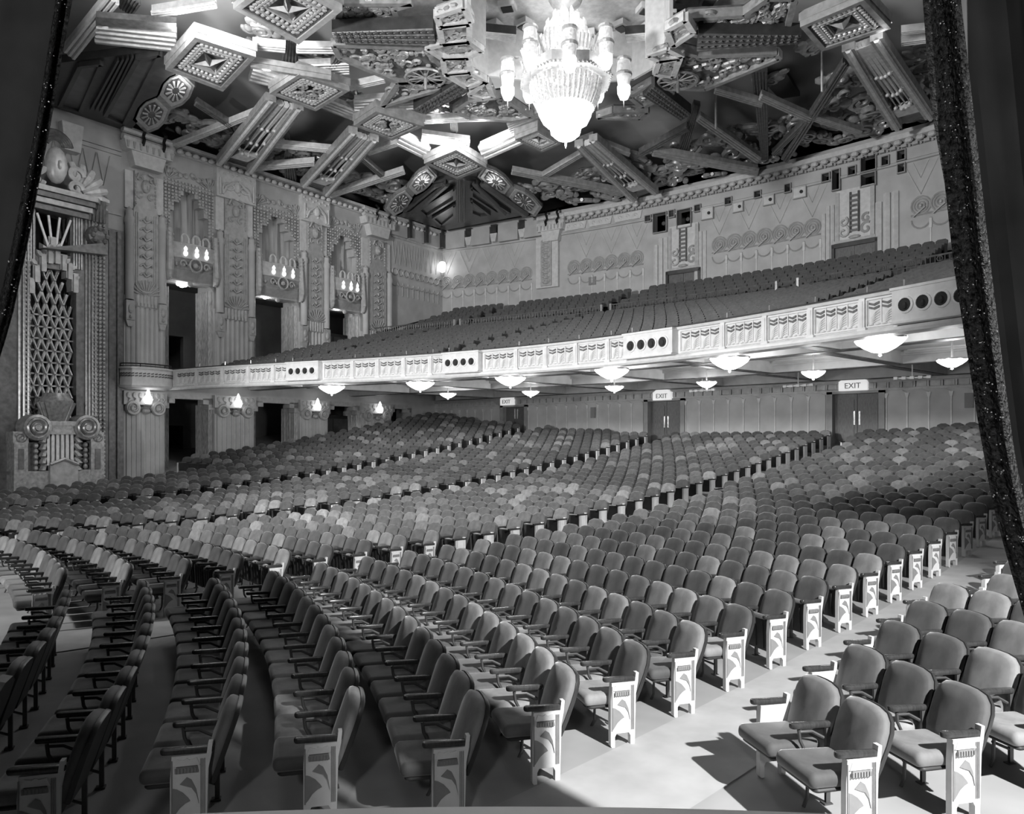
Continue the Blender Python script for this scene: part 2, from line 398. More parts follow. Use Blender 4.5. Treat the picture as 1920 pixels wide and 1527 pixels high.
for px, py in ((1112, 774), (1817, 751)):
    X, z = rlp(px, py, .1); g = RL(.08); g.box(X - .16, X + .16, 0, .05, z - .3, z + .3)
    for k in range(7): g.box(X - .14, X + .14, .05, .07, z - .27 + k * .08, z - .23 + k * .08)
    g.build('vent_grille', M['hall'], label='small dark vent grille on the lower rear wall %s' % ('between two doors' if px < 1300 else 'beside the widest door'), category='vent')
# ------------------------------------------------------------------ balcony
NB = 61; XB0, XB1 = -21.6, 23.4
balc = thing('balcony', 'curved balcony with white ornamented front and dark stepped seating', 'balcony', (0, 36.15, 5.11), kind='structure')
def xl(Y): return -20.7 - .12445 * (Y - 30.3)         # x of the left wall at Y
XS = np.linspace(XB0, XB1, NB)
# rows: v of each tread's front, floor height
ROWS_LO = [.035 + .047 * i for i in range(13)]; ROWS_HI = [.71 + .0485 * i for i in range(6)]
def zbal(v): return 5.25 + 5.35 * v + 2.6 * max(0, v - .66)
g = MB(); vv = [0.0] + ROWS_LO + [.646] + ROWS_HI + [1.0]
pts = []; prof = []
for i in range(len(vv) - 1):
    z = zbal(vv[i]); prof += [(vv[i], z), (vv[i + 1], z)]
P = [(X if X > xl(yv(X, v)) else xl(yv(X, v)), yv(X, v), z) for v, z in prof for X in XS]
m = len(prof); g.add(P, [(j * NB + i, j * NB + i + 1, (j + 1) * NB + i + 1, (j + 1) * NB + i) for j in range(m - 1) for i in range(NB - 1)])
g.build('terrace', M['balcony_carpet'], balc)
# soffit: flat ceiling under the balcony with sunk coffers, each panel its own piece
def strip(v0, v1, x0, x1, z0, z1, n=14, w=0.0):
    """slab following the balcony curve"""
    xs = np.linspace(x0, x1, n); b_ = MB()
    for a0, a1 in ((0, 1),):
        P = []
        for X in xs:
            ya, yb = ysof(X, v0), ysof(X, v1)
            P += [(X, ya, z0), (X, yb, z0), (X, yb, z1), (X, ya, z1)]
        k = 4; b_.add(P, [(i * 4 + j, (i + 1) * 4 + j, (i + 1) * 4 + (j + 1) % 4, i * 4 + (j + 1) % 4) for i in range(n - 1) for j in range(4)] + [(0, 1, 2, 3), tuple((n - 1) * 4 + j for j in (3, 2, 1, 0))])
    return b_
def ysof(X, v): return yfront(X) * (1 - v) + (YR - .02) * v
strip(.02, 1.0, -23.0, 23.2, 5.78, 5.98, 50).build('soffit', M['soffit'], balc, smooth=True)
BIG = [(622, 733), (788, 726), (957, 717), (1147, 703), (1368, 683), (1650, 648)]
SML = [(840, 741), (995, 737), (1152, 728), (1325, 720), (1525, 701), (1785, 679)]
LB_ = []
for x, y in BIG:
    P = on_z(x, y, 5.02); LB_.append(P)
xb = [p[0] for p in LB_]; beams = [xb[0] - 3.2] + [(xb[i] + xb[i + 1]) / 2 for i in range(5)] + [xb[5] + 1.9, xb[5] + 5]
for v0, v1 in ((.02, .055), (.235, .275), (.60, .635), (.965, 1.0)):
    strip(v0, v1, -22.4, 23.0, 5.36, 5.80, 46).build('soffit_beam', M['soffit'], balc)
    o = strip(v0 + .006, v1 - .006, -22.3, 22.9, 5.34, 5.37, 46).build('stencil_band', M['soffit_dk'], balc)
for X in beams:
    for v0, v1 in ((.055, .235), (.275, .60), (.635, .965)):
        g = MB(); p0 = (X - .3, ysof(X, v0), 5.58); p1 = (X + .15, ysof(X, v1), 5.58); g.bar(p0, p1, .55, .44); g.build('soffit_beam', M['soffit'], balc)
        g = MB(); g.bar((p0[0], p0[1], 5.35), (p1[0], p1[1], 5.35), .38, .03); g.build('stencil_band', M['soffit_dk'], balc)
for i in range(len(beams) - 1):                       # stepped mouldings inside every front coffer
    a, b = beams[i] + .3, beams[i + 1] - .3
    for k in range(3):
        q = .16 * k + .1
        for (v0, v1) in ((.06, .23), (.28, .595)):
            dv = q / 15
            for e in (0, 1):
                v = v0 + dv if e == 0 else v1 - dv
                strip(v, v + .006, a + q, b - q, 5.62 + .05 * k, 5.79, 8).build('coffer_moulding', M['soffit'], balc)
# front: body, mouldings, panels between posts, speaker boxes
fr = front_frames(-20.4, 23.0, 70)
g = MB(); g.sweep([(0, ZF0 + .05), (0, ZF1 - .06), (-.35, ZF1 - .06), (-.35, ZF0 + .05)], fr); g.build('front_wall', M['fascia'], balc, smooth=True)
g = MB(); g.sweep([(.0, ZF0 - .03), (.16, ZF0 - .03), (.20, ZF0 + .03), (.16, ZF0 + .10), (.07, ZF0 + .14), (0, ZF0 + .16), (-.3, ZF0 + .1), (-.5, ZF0 + .0)], fr); g.build('lip_moulding', M['fascia'], balc, smooth=True)
g = MB(); g.sweep([(-.36, ZF1 - .06), (.07, ZF1 - .08), (.11, ZF1 - .03), (.07, ZF1), (-.36, ZF1)], fr); g.build('top_moulding', M['fascia'], balc, smooth=True)
g = MB(); g.sweep([(-.3, ZF1), (.0, ZF1), (.0, ZF1 + .06), (-.3, ZF1 + .06)], fr); g.build('coping', M['balcony_carpet'], balc)
SEG = [(331, 370, 0), (370, 418, 0), (418, 466, 0), (466, 513, 0), (513, 545, 0), (545, 605, 1), (605, 662, 0), (662, 709, 0), (709, 758, 0), (758, 808, 0), (808, 838, 0), (838, 905, 1),
       (905, 969, 0), (969, 1024, 0), (1024, 1081, 0), (1081, 1141, 0), (1141, 1180, 0), (1180, 1272, 1), (1272, 1357, 0), (1357, 1436, 0), (1436, 1522, 0), (1522, 1619, 0), (1619, 1688, 0), (1688, 1850, 1)]
for a, b, kind in SEG:
    xa, xb_ = frp(a), frp(b); xm = (xa + xb_) / 2; L = math.hypot(xb_ - xa, yfront(xb_) - yfront(xa))
    g = FR(xm)
    if kind == 0:
        h0, h1 = ZF0 + .22, ZF1 - .14; L2 = L / 2 - .09
        for x0, x1, z0, z1 in ((-L2, L2, h0 - .04, h0), (-L2, L2, h1, h1 + .03), (-L2, -L2 + .03, h0, h1), (L2 - .03, L2, h0, h1)): g.box(x0, x1, -.05, .045, z0, z1)
        n = max(2, round((L - .2) / .34)); w = (2 * L2 - .06) / n
        for i in range(n):
            x = -L2 + .03 + w * (i + .5)
            g.box(x - w * .47, x - w * .43, -.05, .03, h0 + .05, h1)
            for k in range(5): g.tube([(x + w * .4, .01, h0 + .12 + .06 * k), (x + w * .1, .03, h0 + .10 + .05 * k), (x - w * .2, .02, h0 + .05 + .03 * k)], .013, 4, False)
        for i in range(2 * n): g.ell((-L2 + .03 + w * (i + .5) / 2, .02, h0 + .03), w * .22, .035, .025, 6, 4)
        pn = g.build('front_panel', M['fascia'], balc)
        for i in range(n):
            x = -L2 + .03 + w * (i + .5)
            for zz in (h1 - .20, h1 - .11):
                g = FR(xm); g.prism([(x, zz - .03), (x + w * .38, zz + .01), (x + w * .38, zz + .06), (x, zz + .02), (x - w * .38, zz + .06), (x - w * .38, zz + .01)], -.05, .035); g.build('chevron_relief', M['fascia_gr'], pn)
        g = FR(xb_); g.box(-.075, .075, -.05, .07, ZF0 + .16, ZF1 - .08); g.box(-.03, .03, .07, .09, ZF0 + .2, ZF1 - .14); g.box(-.11, .11, -.05, .09, ZF0 + .12, ZF0 + .2); po = g.build('front_post', M['fascia'], balc)
        g = FR(xb_, -.14); g.tube([(0, 0, ZF1 + .05), (0, 0, ZF1 + .22)], .02, 5); g.build('pin', M['brass'], po)
    else:
        g.box(-L / 2, L / 2, -.1, .30, ZF0 + .16, ZF1 - .03); g.box(-L / 2 - .03, L / 2 + .03, -.1, .34, ZF1 - .08, ZF1 - .02); g.box(-L / 2, L / 2, -.1, .34, ZF0 + .13, ZF0 + .18)
        n = 4; w = L / 4.6 if L < 3.5 else L / 5
        for i in range(n):
            x = (i - 1.5) * w; g.lathe([(w * .47, .29), (w * .47, .335), (w * .36, .345), (w * .36, .30)], 16, (x, 0, (ZF0 + ZF1) / 2 + .05), ax='y')
        bx = g.build('speaker_box', M['fascia'], balc)
        for i in range(n): g = FR(xm); g.lathe([(w * .36, .315), (0.001, .315)], 16, ((i - 1.5) * w, 0, (ZF0 + ZF1) / 2 + .05), ax='y'); g.ell(((i - 1.5) * w, .315, (ZF0 + ZF1) / 2 + .03), w * .15, .05, w * .2, 6, 4); g.build('porthole', M['dark'], bx)
# rounded bay of the balcony front around the first pier
bay = thing('side_bay', 'rounded white balcony bay wrapped around the first pier', 'balcony', lww(0, .6, ZF0))
def bayfr(r, n=14):
    out = []
    for q in np.linspace(math.radians(178), math.radians(2), n):
        c, s_ = math.cos(q), math.sin(q); o = lww(c * 1.25, .15 + s_ * .75, 0); nn = LT * c * .6 + LN * s_; nn /= np.linalg.norm(nn); out.append((o, (nn[0], nn[1], 0)))
    return out
g = MB(); g.sweep([(0, ZF0 + .1), (0, ZF1 - .06), (-.2, ZF1 - .06), (-.2, ZF0 + .1)], bayfr(1)); g.build('bay_front', M['fascia'], bay, smooth=True)
g = MB(); g.sweep([(-.2, ZF1 - .08), (.06, ZF1 - .08), (.08, ZF1), (-.2, ZF1)], bayfr(1)); g.sweep([(-.4, ZF0 - .06), (.05, ZF0 + .02), (.08, ZF0 + .12), (-.2, ZF0 + .14)], bayfr(1)); g.build('moulding', M['fascia'], bay, smooth=True)
g = MB(); b_ = bayfr(1, 22)
for o, n in b_[1:-1]:
    for k in (0, 1): z = ZF1 - .28 - .11 * k; g.bar(np.array(o) + np.array(n) * .01 + UP * z + np.cross(UP, n) * .06, np.array(o) + np.array(n) * .01 + UP * (z - .03) - np.cross(UP, n) * .06, .03, .05)
g.build('chevron_relief', M['fascia_gr'], bay)
g = MB(); pr_ = [np.array(o) - np.array(n) * .05 + UP * (ZF1 + .16) for o, n in bayfr(1, 16)]; g.tube(pr_, .03, 6); pr2 = [p - UP * .1 for p in pr_]; g.tube(pr2, .02, 6)
for p in pr_[::5]: g.tube([p - UP * .16, p], .02, 5)
g.build('rail', M['black'], bay)
# seats of the balcony, too many to part: one mass of dark chairs
g = MB(); PHI = [r for r in (-17.5, -8.2, 8.2, 17.5)]
for v in ROWS_LO + ROWS_HI[:-1]:
    v2 = v + .026; z = zbal(v) + .0
    X = XB0 + .4; dX = .55
    while X < 15.0:
        ok = all(abs(X - c * (1 - .10 * (1 - v))) > .55 for c in PHI) and X > xl(yv(X, v2)) + .5
        if ok:
            Y = yv(X, v2); sl = (yv(X + .1, v2) - yv(X - .1, v2)) / .2; t = np.array([1, sl, 0]) / math.hypot(1, sl); n = np.array([t[1], -t[0], 0])
            g.fr((X, Y, z), t, n, UP)
            g.add([(-.25, 0, .3), (.25, 0, .3), (.25, -.16, .80), (.16, -.17, .87), (-.16, -.17, .87), (-.25, -.16, .80), (-.25, -.09, .3), (.25, -.09, .3), (.25, -.24, .8), (.16, -.25, .86), (-.16, -.25, .86), (-.25, -.24, .8)],
                  [(0, 1, 2, 3, 4, 5), (6, 11, 10, 9, 8, 7), (5, 4, 10, 11), (4, 3, 9, 10), (3, 2, 8, 9), (0, 5, 11, 6), (1, 7, 8, 2)])
            g.box(-.24, .24, .02, .12, .3, .62); g.box(-.02 + .26, .02 + .26, -.05, .3, 0, .58)
        X += dX
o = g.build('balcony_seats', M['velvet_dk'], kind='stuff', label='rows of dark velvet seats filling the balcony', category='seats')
# railings of the cross aisle
RAILS = [(655, 852), (863, 1128), (1145, 1456), (1496, 1800)]
def vx(x, v):
    lo, hi = -22.5, 15.0
    for _ in range(40):
        m = (lo + hi) / 2
        if pix((m, yv(m, v), 9.4))[0] < x: lo = m
        else: hi = m
    return lo
for i, (a, b) in enumerate(RAILS):
    v = .66; xa, xb_ = vx(a, v), vx(b, v); z = zbal(.646); n = max(4, int((xb_ - xa) / .17)); z0, z1 = z + .08, z + .98
    t = thing('balcony_railing', ('low iron railing reaching the side wall in the balcony', 'long iron railing left of the balcony steps', 'iron railing across the middle of the balcony', 'iron railing running behind the large curtain')[i], 'railing', ((xa + xb_) / 2, yv((xa + xb_) / 2, v), z), group='railings of the balcony cross aisle')
    xs = np.linspace(xa, xb_, n + 1)
    for nm, zz, r in (('top_rail', z1, .035), ('bottom_rail', z0, .025), ('middle_rail', z1 - .28, .018)):
        g = MB(); g.tube([(X, yv(X, v), zz) for X in xs], r, 5); g.build(nm, M['giltdk'], t)
    g = MB()
    for X in xs: g.tube([(X, yv(X, v), z), (X, yv(X, v), z1)], .018, 4)
    for X in xs[3::6]: g.arc((X, yv(X, v) - .03, z1 - .14), .1, .02, 0, 2 * math.pi, 8, 4)
    g.build('balusters', M['giltdk'], t, kind='stuff')
    g = MB()
    for X in (xa, xb_): g.box(X - .05, X + .05, yv(X, v) - .05, yv(X, v) + .05, z, z1 + .06)
    g.build('end_post', M['gilt'], t)
g = MB(); p = [lww(*q) for q in ((14.6, .5, 9.35), (17.6, .55, 10.3), (20.6, .6, 11.2))]; g.tube(p, .05, 6)
for q in p + [(p[0] + p[1]) / 2]: g.tube([q, q - UP * .95], .04, 5)
g.build('handrail', M['black'], label='sloping black handrail climbing beside the side wall', category='handrail')
# lamps under the balcony
ONES_ = ('first', 'second', 'third', 'fourth', 'fifth', 'sixth')
def dish(x, y, z, R, grp, lab, bright, drop):
    P = on_z(x, y, z); t = thing('ceiling_lamp', lab, 'lamp', (P[0], P[1], 5.8), grp)
    g = MB(P); g.lathe([(.001, -.42 * R), (R * .3, -.36 * R), (R * .62, -.2 * R), (R * .9, 0), (R, .14 * R), (R * .96, .2 * R)], 16, flute=.04, nf=8); g.build('bowl', bright, t, smooth=True)
    g = MB(P); g.lathe([(R * .98, .16 * R), (R * 1.04, .22 * R), (R * .98, .27 * R)], 16); g.lathe([(.001, -.56 * R), (.05, -.5 * R), (.03, -.42 * R)], 8)
    g.tube([(0, 0, -.1), (0, 0, 5.8 - P[2])], .03, 6); g.build('mount', M['brass'], t); return P
for n_, (x, y) in enumerate(BIG):
    P = dish(x, y - 4, 5.18, .62, 'bright bowl lamps along the balcony edge', 'large bright glass bowl lamp under the balcony front, %s from the side wall' % ONES_[n_], M['glow_hi'], .3)
    lamp('bowl_lamp_light', 'POINT', P + UP * -.45, 120, shadow_soft_size=.3)
    lamp('bowl_lamp_uplight', 'POINT', P + UP * .33, 60, shadow_soft_size=.1)
for n_, (x, y) in enumerate(SML):
    P = dish(x, y, 5.05, .42, 'small bowl lamps farther under the balcony', 'small shallow bowl lamp farther under the balcony, %s from the side wall' % ONES_[n_], M['glow'], .3)
    lamp('dish_lamp_light', 'POINT', P + UP * -.4, 95, shadow_soft_size=.2)
# slim light tracks hanging behind the small lamps
for x0, x1, y in ((1296, 1338, 734), (1472, 1522, 725), (1680, 1742, 710)):
    a, b = on_z(x0, y, 4.95), on_z(x1, y - 3, 4.95)
    g = MB(); g.bar(a, b, .06, .05); 
    for q in np.linspace(0, 1, 5): c = a * (1 - q) + b * q; g.cb(c[0], c[1], c[2], .07, .07, .05)
    g.tube([(a + b) / 2, (a + b) / 2 + UP * .8], .02, 4); g.build('soffit_bracket', M['relief_lt'], balc)
# ------------------------------------------------------------------ theatre seats
def rounded(x0, x1, y0, y1, r, n=4):
    out = []
    for cx, cy, q0 in ((x1 - r, y1 - r, 0), (x0 + r, y1 - r, 90), (x0 + r, y0 + r, 180), (x1 - r, y0 + r, 270)):
        for i in range(n + 1): q = math.radians(q0 + 90 * i / n); out.append((cx + r * math.cos(q), cy + r * math.sin(q)))
    return out
def rbox(g, x0, x1, y0, y1, z0, z1, rc, rb, fn=None, m=3):
    """rounded cushion: outline corner radius rc, edge roll rb"""
    lay = []
    for i in range(m + 1): q = math.pi / 2 * i / m; lay.append((rb * (1 - math.sin(q)), z0 + rb * (1 - math.cos(q))))
    for i in range(m + 1): q = math.pi / 2 * i / m; lay.append((rb * (1 - math.cos(q)), z1 - rb + rb * math.sin(q)))
    vs = []; N_ = None
    for ins, z in lay:
        o = rounded(x0 + ins, x1 - ins, y0 + ins, y1 - ins, max(rc - ins, .004)); N_ = len(o)
        vs += [(a, b, z) for a, b in o]
    if fn: vs = [fn(*v) for v in vs]
    L = len(lay)
    fs = [(i * N_ + j, i * N_ + (j + 1) % N_, (i + 1) * N_ + (j + 1) % N_, (i + 1) * N_ + j) for i in range(L - 1) for j in range(N_)]
    fs += [list(range(N_ - 1, -1, -1)), [(L - 1) * N_ + j for j in range(N_)]]
    g.add(vs, fs)
OUT = [(.205, 0), (.232, .14), (.246, .30), (.243, .39), (.222, .455), (.172, .503), (.09, .522), (0, .526)]
OUT = OUT + [(-x, h) for x, h in OUT[-2::-1]]
def back_pt(x, h, d):            # d: distance in front of the back's middle plane
    t = math.radians(19); z = .352 + h * math.cos(t); y = -.105 - h * math.sin(t)
    return (x, y + d * math.cos(t), z + d * math.sin(t))
def back_mesh(rings, g, cap=True, center=None):
    n = len(OUT); vs = []
    for sc, d in rings: vs += [back_pt(x * sc, .27 + (h - .27) * sc, d - (.012 * abs(x / .25) ** 2 if sc < .97 else 0)) for x, h in OUT]
    fs = [(i * n + j, i * n + (j + 1) % n, (i + 1) * n + (j + 1) % n, (i + 1) * n + j) for i in range(len(rings) - 1) for j in range(n)]
    k = (len(rings) - 1) * n; vs.append(back_pt(0, .27, rings[-1][1] + .006)); fs += [(k + j, k + (j + 1) % n, len(vs) - 1) for j in range(n)]
    fs.append(list(range(n - 1, -1, -1))); g.add(vs, fs)
g = MB(); back_mesh([(.97, -.035), (1, -.02), (1, .012), (.965, .036), (.86, .052), (.5, .058)], g); ME_BACK = g.mesh('backrest', M['velvet'], True)
g = MB(); back_mesh([(1.0, -.065), (1.025, -.055), (1.025, -.03), (.98, -.03)], g); ME_SHELL = g.mesh('back_shell', M['shell'], True)
g = MB(); rbox(g, -.235, .235, -.13, .335, .355, .465, .05, .045, lambda x, y, z: (x * (1 - .05 * (y < 0)), y, z + .03 * y - .10 * max(0, y - .22) ** 2 * 5)); ME_CUSH = g.mesh('seat_cushion', M['velvet'], True)
g = MB(); rbox(g, -.22, .22, -.12, .30, .335, .362, .04, .01, None, 1); g.box(-.2, .2, -.1, -.06, .25, .34); g.tube([(-.2, .2, .34), (.2, .2, .34)], .012, 5); ME_PAN = g.mesh('seat_pan', M['shell'], True)
def fold(x, y, z):               # cushion tipped up below arm height
    h = (y + .13) / .46
    return (x, -.045 + (.455 - z) + .02 * h, .165 + h * .425)
g = MB(); rbox(g, -.225, .225, -.13, .325, .355, .455, .05, .04, fold); ME_CUSH_UP = g.mesh('seat_cushion', M['velvet'], True)
g = MB(); rbox(g, -.215, .215, -.115, .30, .332, .358, .04, .01, fold, 1)
for x in (-.14, 0, .14): g.add([fold(a, b, c) for a, b, c in ((x - .012, -.08, .332), (x + .012, -.08, .332), (x + .012, .26, .332), (x - .012, .26, .332), (x - .012, -.08, .322), (x + .012, -.08, .322), (x + .012, .26, .322), (x - .012, .26, .322))], [(4, 5, 6, 7), (0, 1, 5, 4), (1, 2, 6, 5), (2, 3, 7, 6), (3, 0, 4, 7)])
ME_PAN_UP = g.mesh('seat_pan', M['shell'], True)
def arm_mesh(x):
    g = MB(); rbox(g, x - .034, x + .034, -.16, .185, .578, .622, .032, .016, lambda a, y, z: (x + (a - x) * (.78 + .22 * (y > .08)), y, z + (.01 if y > .12 else 0)), 2); return g.mesh('armrest', M['wood'], True)
def leg_mesh(x):
    g = MB(); g.tube([(x, .11, .58), (x, .10, .50), (x, .05, .40), (x, .03, .30), (x, .04, .06), (x, .07, .0)], .014, 6); g.tube([(x, .10, .56), (x, 0, .555), (x, -.10, .50)], .012, 5)
    g.box(x - .012, x + .012, -.15, -.115, 0, .6); g.tube([(x, .05, .2), (x, -.13, .12)], .012, 5); g.box(x - .03, x + .03, -.16, -.09, 0, .015); return g.mesh('leg', M['iron'], True)
def end_mesh(x, sg):
    PO = [(.105, 0), (.118, .015), (.118, .42), (.108, .578), (-.118, .578), (-.128, .655), (-.156, .655), (-.148, .57), (-.128, .47), (-.115, .015), (-.10, 0), (-.075, 0), (-.075, .095), (-.058, .125), (.062, .125), (.078, .095), (.078, 0)]
    g = MB(); g.prism(PO, x - .028, x + .028, 'yz'); b = g.mesh('end_panel', M['white'])
    xo = x + sg * .028; g = MB()
    def bar_(poly, h=.006): g.prism(poly, xo, xo + sg * h, 'yz')
    bar_([(.103, .15), (.112, .15), (.112, .55), (.103, .55)], .007)
    bar_([(.10, .16), (.10, .36), (.075, .352), (.035, .325), (.0, .285), (-.012, .265), (.02, .25), (.055, .222), (.085, .18)])
    orn = [g.mesh('ornament', M['endgr'])]
    for y in (-.108, -.096, -.084):
        g = MB(); bar_([(y, .15), (y + .006, .15), (y + .006, .55), (y, .55)], .007); orn.append(g.mesh('ornament', M['endgr']))
    g = MB(); bar_([(.055, .385), (.01, .43), (-.02, .41), (-.05, .345), (-.068, .24), (-.05, .31), (-.02, .355), (.02, .37)], .008); orn.append(g.mesh('ornament', M['endgr']))
    g = MB(); g.prism([(.085, .465), (.078, .505), (-.058, .505), (-.065, .465)], xo, xo + sg * .018, 'yz')
    for i in range(7): y = -.055 + i * .0215; g.prism([(y, .468), (y, .50), (y + .011, .50), (y + .011, .468)], xo + sg * .014, xo + sg * .026, 'yz')
    sc = g.mesh('scallop', M['endgr']); g = MB(); g.prism([(.095, .51), (.075, .56), (.03, .55), (.01, .562), (-.01, .55), (-.055, .56), (-.075, .51)], xo, xo + sg * .010, 'yz')
    rb_ = g.mesh('scallop_crown', M['white']); return b, orn, sc, rb_
HW = SEATW / 2
ARM_R, ARM_L, LEG_R, LEG_L = arm_mesh(-HW), arm_mesh(HW), leg_mesh(-HW), leg_mesh(HW); END_R, END_L = end_mesh(-HW, -1), end_mesh(HW, 1)
def kid(name, me, par): o = bpy.data.objects.new(name, me); COL.objects.link(o); o.parent = par; return o
def place_seat(x, y, z, a, up, endr, endl, label, group):
    t = bpy.data.objects.new('theater_seat', None); COL.objects.link(t); t.location = (x, y, z); t.rotation_euler = (0, 0, math.pi - a); t.empty_display_size = .1
    t['label'] = label; t['category'] = 'seat'; t['group'] = group
    b = kid('backrest', ME_BACK, t); kid('back_shell', ME_SHELL, b)
    c = kid('seat_cushion', ME_CUSH_UP if up else ME_CUSH, t); kid('seat_pan', ME_PAN_UP if up else ME_PAN, c)
    kid('armrest', ARM_R, t)
    def endp(E): p = kid('end_panel', E[0], t); [kid('ornament', e_, p) for e_ in E[1]]; kid('scallop', E[2], p); kid('scallop_crown', E[3], p)
    endp(END_R) if endr else kid('leg', LEG_R, t)
    if endl is not None:
        kid('armrest', ARM_L, t); endp(END_L) if endl else kid('leg', LEG_L, t)
SEATS = []
def wall_a(r):
    lo, hi = -1.2, 0.0
    for _ in range(40):
        m = (lo + hi) / 2; x, y = rowpt(r, m)
        if x < xl(y) + .25: lo = m
        else: hi = m
    return hi
for k in range(0, 42):
    r = R0 + PITCH * k
    al = {s: aisle_left(s, k) for s in (1, 2, 3, 4)}
    sec = [('D', al[3] + AW / r, al[4]), ('C', al[2] + AW / r, al[3]), ('B', al[1] + AW / r, al[2]), ('A', wall_a(r), al[1])]
    if k >= 7:
        p = campt(2.36 + .965 * (k - 7), 5.18 + .28 * (k - 7), 0); ar = polar(p[0], p[1])[1]
        a0 = al[4] + 1.44 / r; n = int(round((ar - a0) * r / SEATW)); sec.append(('E', ar - n * SEATW / r, ar))
    for nm, a0, a1 in sec:
        n = int(((a1 - a0) * r + .06) / SEATW); row = []
        for i in range(n):
            a = a1 - (i + .5) * SEATW / r; x, y = rowpt(r, a)
            if y > YR - .75 or x > 20 or y < 12: continue
            q_ = np.array([x, y, 0]) - LA
            if q_ @ LT < 1.2 and q_ @ LN < 4.0: continue
            row.append((a, x, y, i))
        for j, (a, x, y, i) in enumerate(row):
            px, py, Z = pix((x, y, zfloor(x, y) + .7)) if (np.array([x, y, 0]) - CAM * [1, 1, 0]) @ FW > 1 else (9999, 9999, -1)
            SEATS.append(dict(i=i, k=k, sec=nm, a=a, x=x, y=y, z=zrow(k, a), endr=(i == 0 and nm != 'A0'), endl=(j == len(row) - 1), Z=Z, px=px, py=py))
vis = [s for s in SEATS if s['Z'] > 2 and -60 < s['px'] < 2020 and s['py'] < 1640]
vis.sort(key=lambda s: s['Z']); near = set(id(s) for s in vis[:300])
ONES = 'first second third fourth fifth sixth seventh eighth ninth tenth eleventh twelfth thirteenth fourteenth fifteenth sixteenth seventeenth eighteenth nineteenth'.split()
def onum(n): return ONES[n - 1] if n < 20 else {20: 'twentieth', 30: 'thirtieth'}.get(n, ('twenty-' if n < 30 else 'thirty-') + ONES[n % 10 - 1])
def folded(s): return s['k'] > {'D': 8, 'C': 2, 'E': 11}.get(s['sec'], -1)
for s in vis[:300]:
    up = folded(s); e = s['endr']; blk = s['sec']
    st = 'cushion %s, ' % ('folded up' if up else 'lowered') + ('white end panel, ' if e else '')
    rk = onum(s['k'] + 1 - (7 if blk == 'E' else 0)); sk = onum(s['i'] + 1)
    if blk == 'E': lab = 'seat, ' + st + '%s row of the short block, %s from the ledge' % (rk, sk)
    else: lab = 'velvet seat, ' + st + '%s row, %s from the %s aisle' % (rk, sk, {'D': 'widest', 'C': 'inner', 'B': 'far', 'A': 'outermost'}[blk])
    place_seat(s['x'], s['y'], s['z'], s['a'], up, e, (e or blk == 'E') if s['endl'] else None, lab, '%s seats, %s%s' % ({'E': 'right block', 'D': 'front block', 'C': 'centre block', 'B': 'far block', 'A': 'wall block'}[blk], 'folded' if up else 'lowered', ', row ends' if e else ''))
# the other seats of the hall: one mass
V = []; Fc = []; MI = []; SH = []
def lowseat(s, rs):
    a = s['a']; ey = np.array([-math.sin(a), -math.cos(a), 0]); ex = np.array([-math.cos(a), math.sin(a), 0]); o = np.array([s['x'], s['y'], s['z']])
    def put(vs, fs, mi):
        n = len(V); V.extend((np.asarray(vs, float) @ np.array([ex, ey, UP]) + o).tolist())
        for f in fs: Fc.append([q + n for q in f]); MI.append(mi); SH.append(rs)
    oo = OUT[::2]; n = len(oo); vs = []
    for sc, d in ((1.02, -.06), (1, .015), (.9, .045), (.5, .058)): vs += [back_pt(x * sc, .27 + (h - .27) * sc, d) for x, h in oo]
    fs = [(i * n + j, i * n + (j + 1) % n, (i + 1) * n + (j + 1) % n, (i + 1) * n + j) for i in (0, 1, 2) for j in range(n)] + [list(range(3 * n, 4 * n))]
    put(vs, fs, 0); put(vs[:n], [list(range(n - 1, -1, -1))], 1)
    bx = lambda x0, x1, y0, y1, z0, z1: [(x0, y0, z0), (x1, y0, z0), (x1, y1, z0), (x0, y1, z0), (x0, y0, z1), (x1, y0, z1), (x1, y1, z1), (x0, y1, z1)]
    BF = [(0, 3, 2, 1), (4, 5, 6, 7), (0, 1, 5, 4), (1, 2, 6, 5), (2, 3, 7, 6), (3, 0, 4, 7)]
    put([fold(*q) for q in bx(-.225, .225, -.12, .32, .35, .45)], BF, 0); put([fold(*q) for q in bx(-.21, .21, -.11, .30, .33, .352)], BF, 1)
    put(bx(-HW - .03, -HW + .03, -.16, .185, .58, .62), BF, 1)
    if s['endr']:
        put(bx(-HW - .028, -HW + .028, .075, .118, 0, .58), BF, 2); put(bx(-HW - .028, -HW + .028, -.13, -.08, 0, .64), BF, 2); put(bx(-HW - .028, -HW + .028, -.1, .1, .12, .58), BF, 2)
    else: put(bx(-HW - .014, -HW + .014, -.17, -.12, 0, .58), BF, 1)
    if s['endl']: put(bx(HW - .03, HW + .03, -.16, .185, .58, .62), BF, 1); put(bx(HW - .028, HW + .028, -.12, .118, .12, .58), BF, 2); put(bx(HW - .028, HW + .028, -.12, -.08, 0, .58), BF, 2)
for s in SEATS:
    if id(s) in near or s['px'] > 2100 or s['Z'] < 2: continue
    pr_ = random.Random(int(s['k'] * 31 + int(s['a'] * 400 / 9)))
    lowseat(s, max(0, min(1, .55 * pr_.random() ** 1.5 + .5 * rnd.random() ** 1.3)))
me = bpy.data.meshes.new('orchestra_seats'); me.from_pydata(V, [], Fc)
for m_ in ('velvet_far', 'shell', 'white'): me.materials.append(M[m_])
me.polygons.foreach_set('material_index', MI); at_ = me.attributes.new('shade', 'FLOAT', 'FACE'); at_.data.foreach_set('value', SH)
bm = bmesh.new(); bm.from_mesh(me); bmesh.ops.recalc_face_normals(bm, faces=bm.faces); bm.to_mesh(me); bm.free(); me.update()
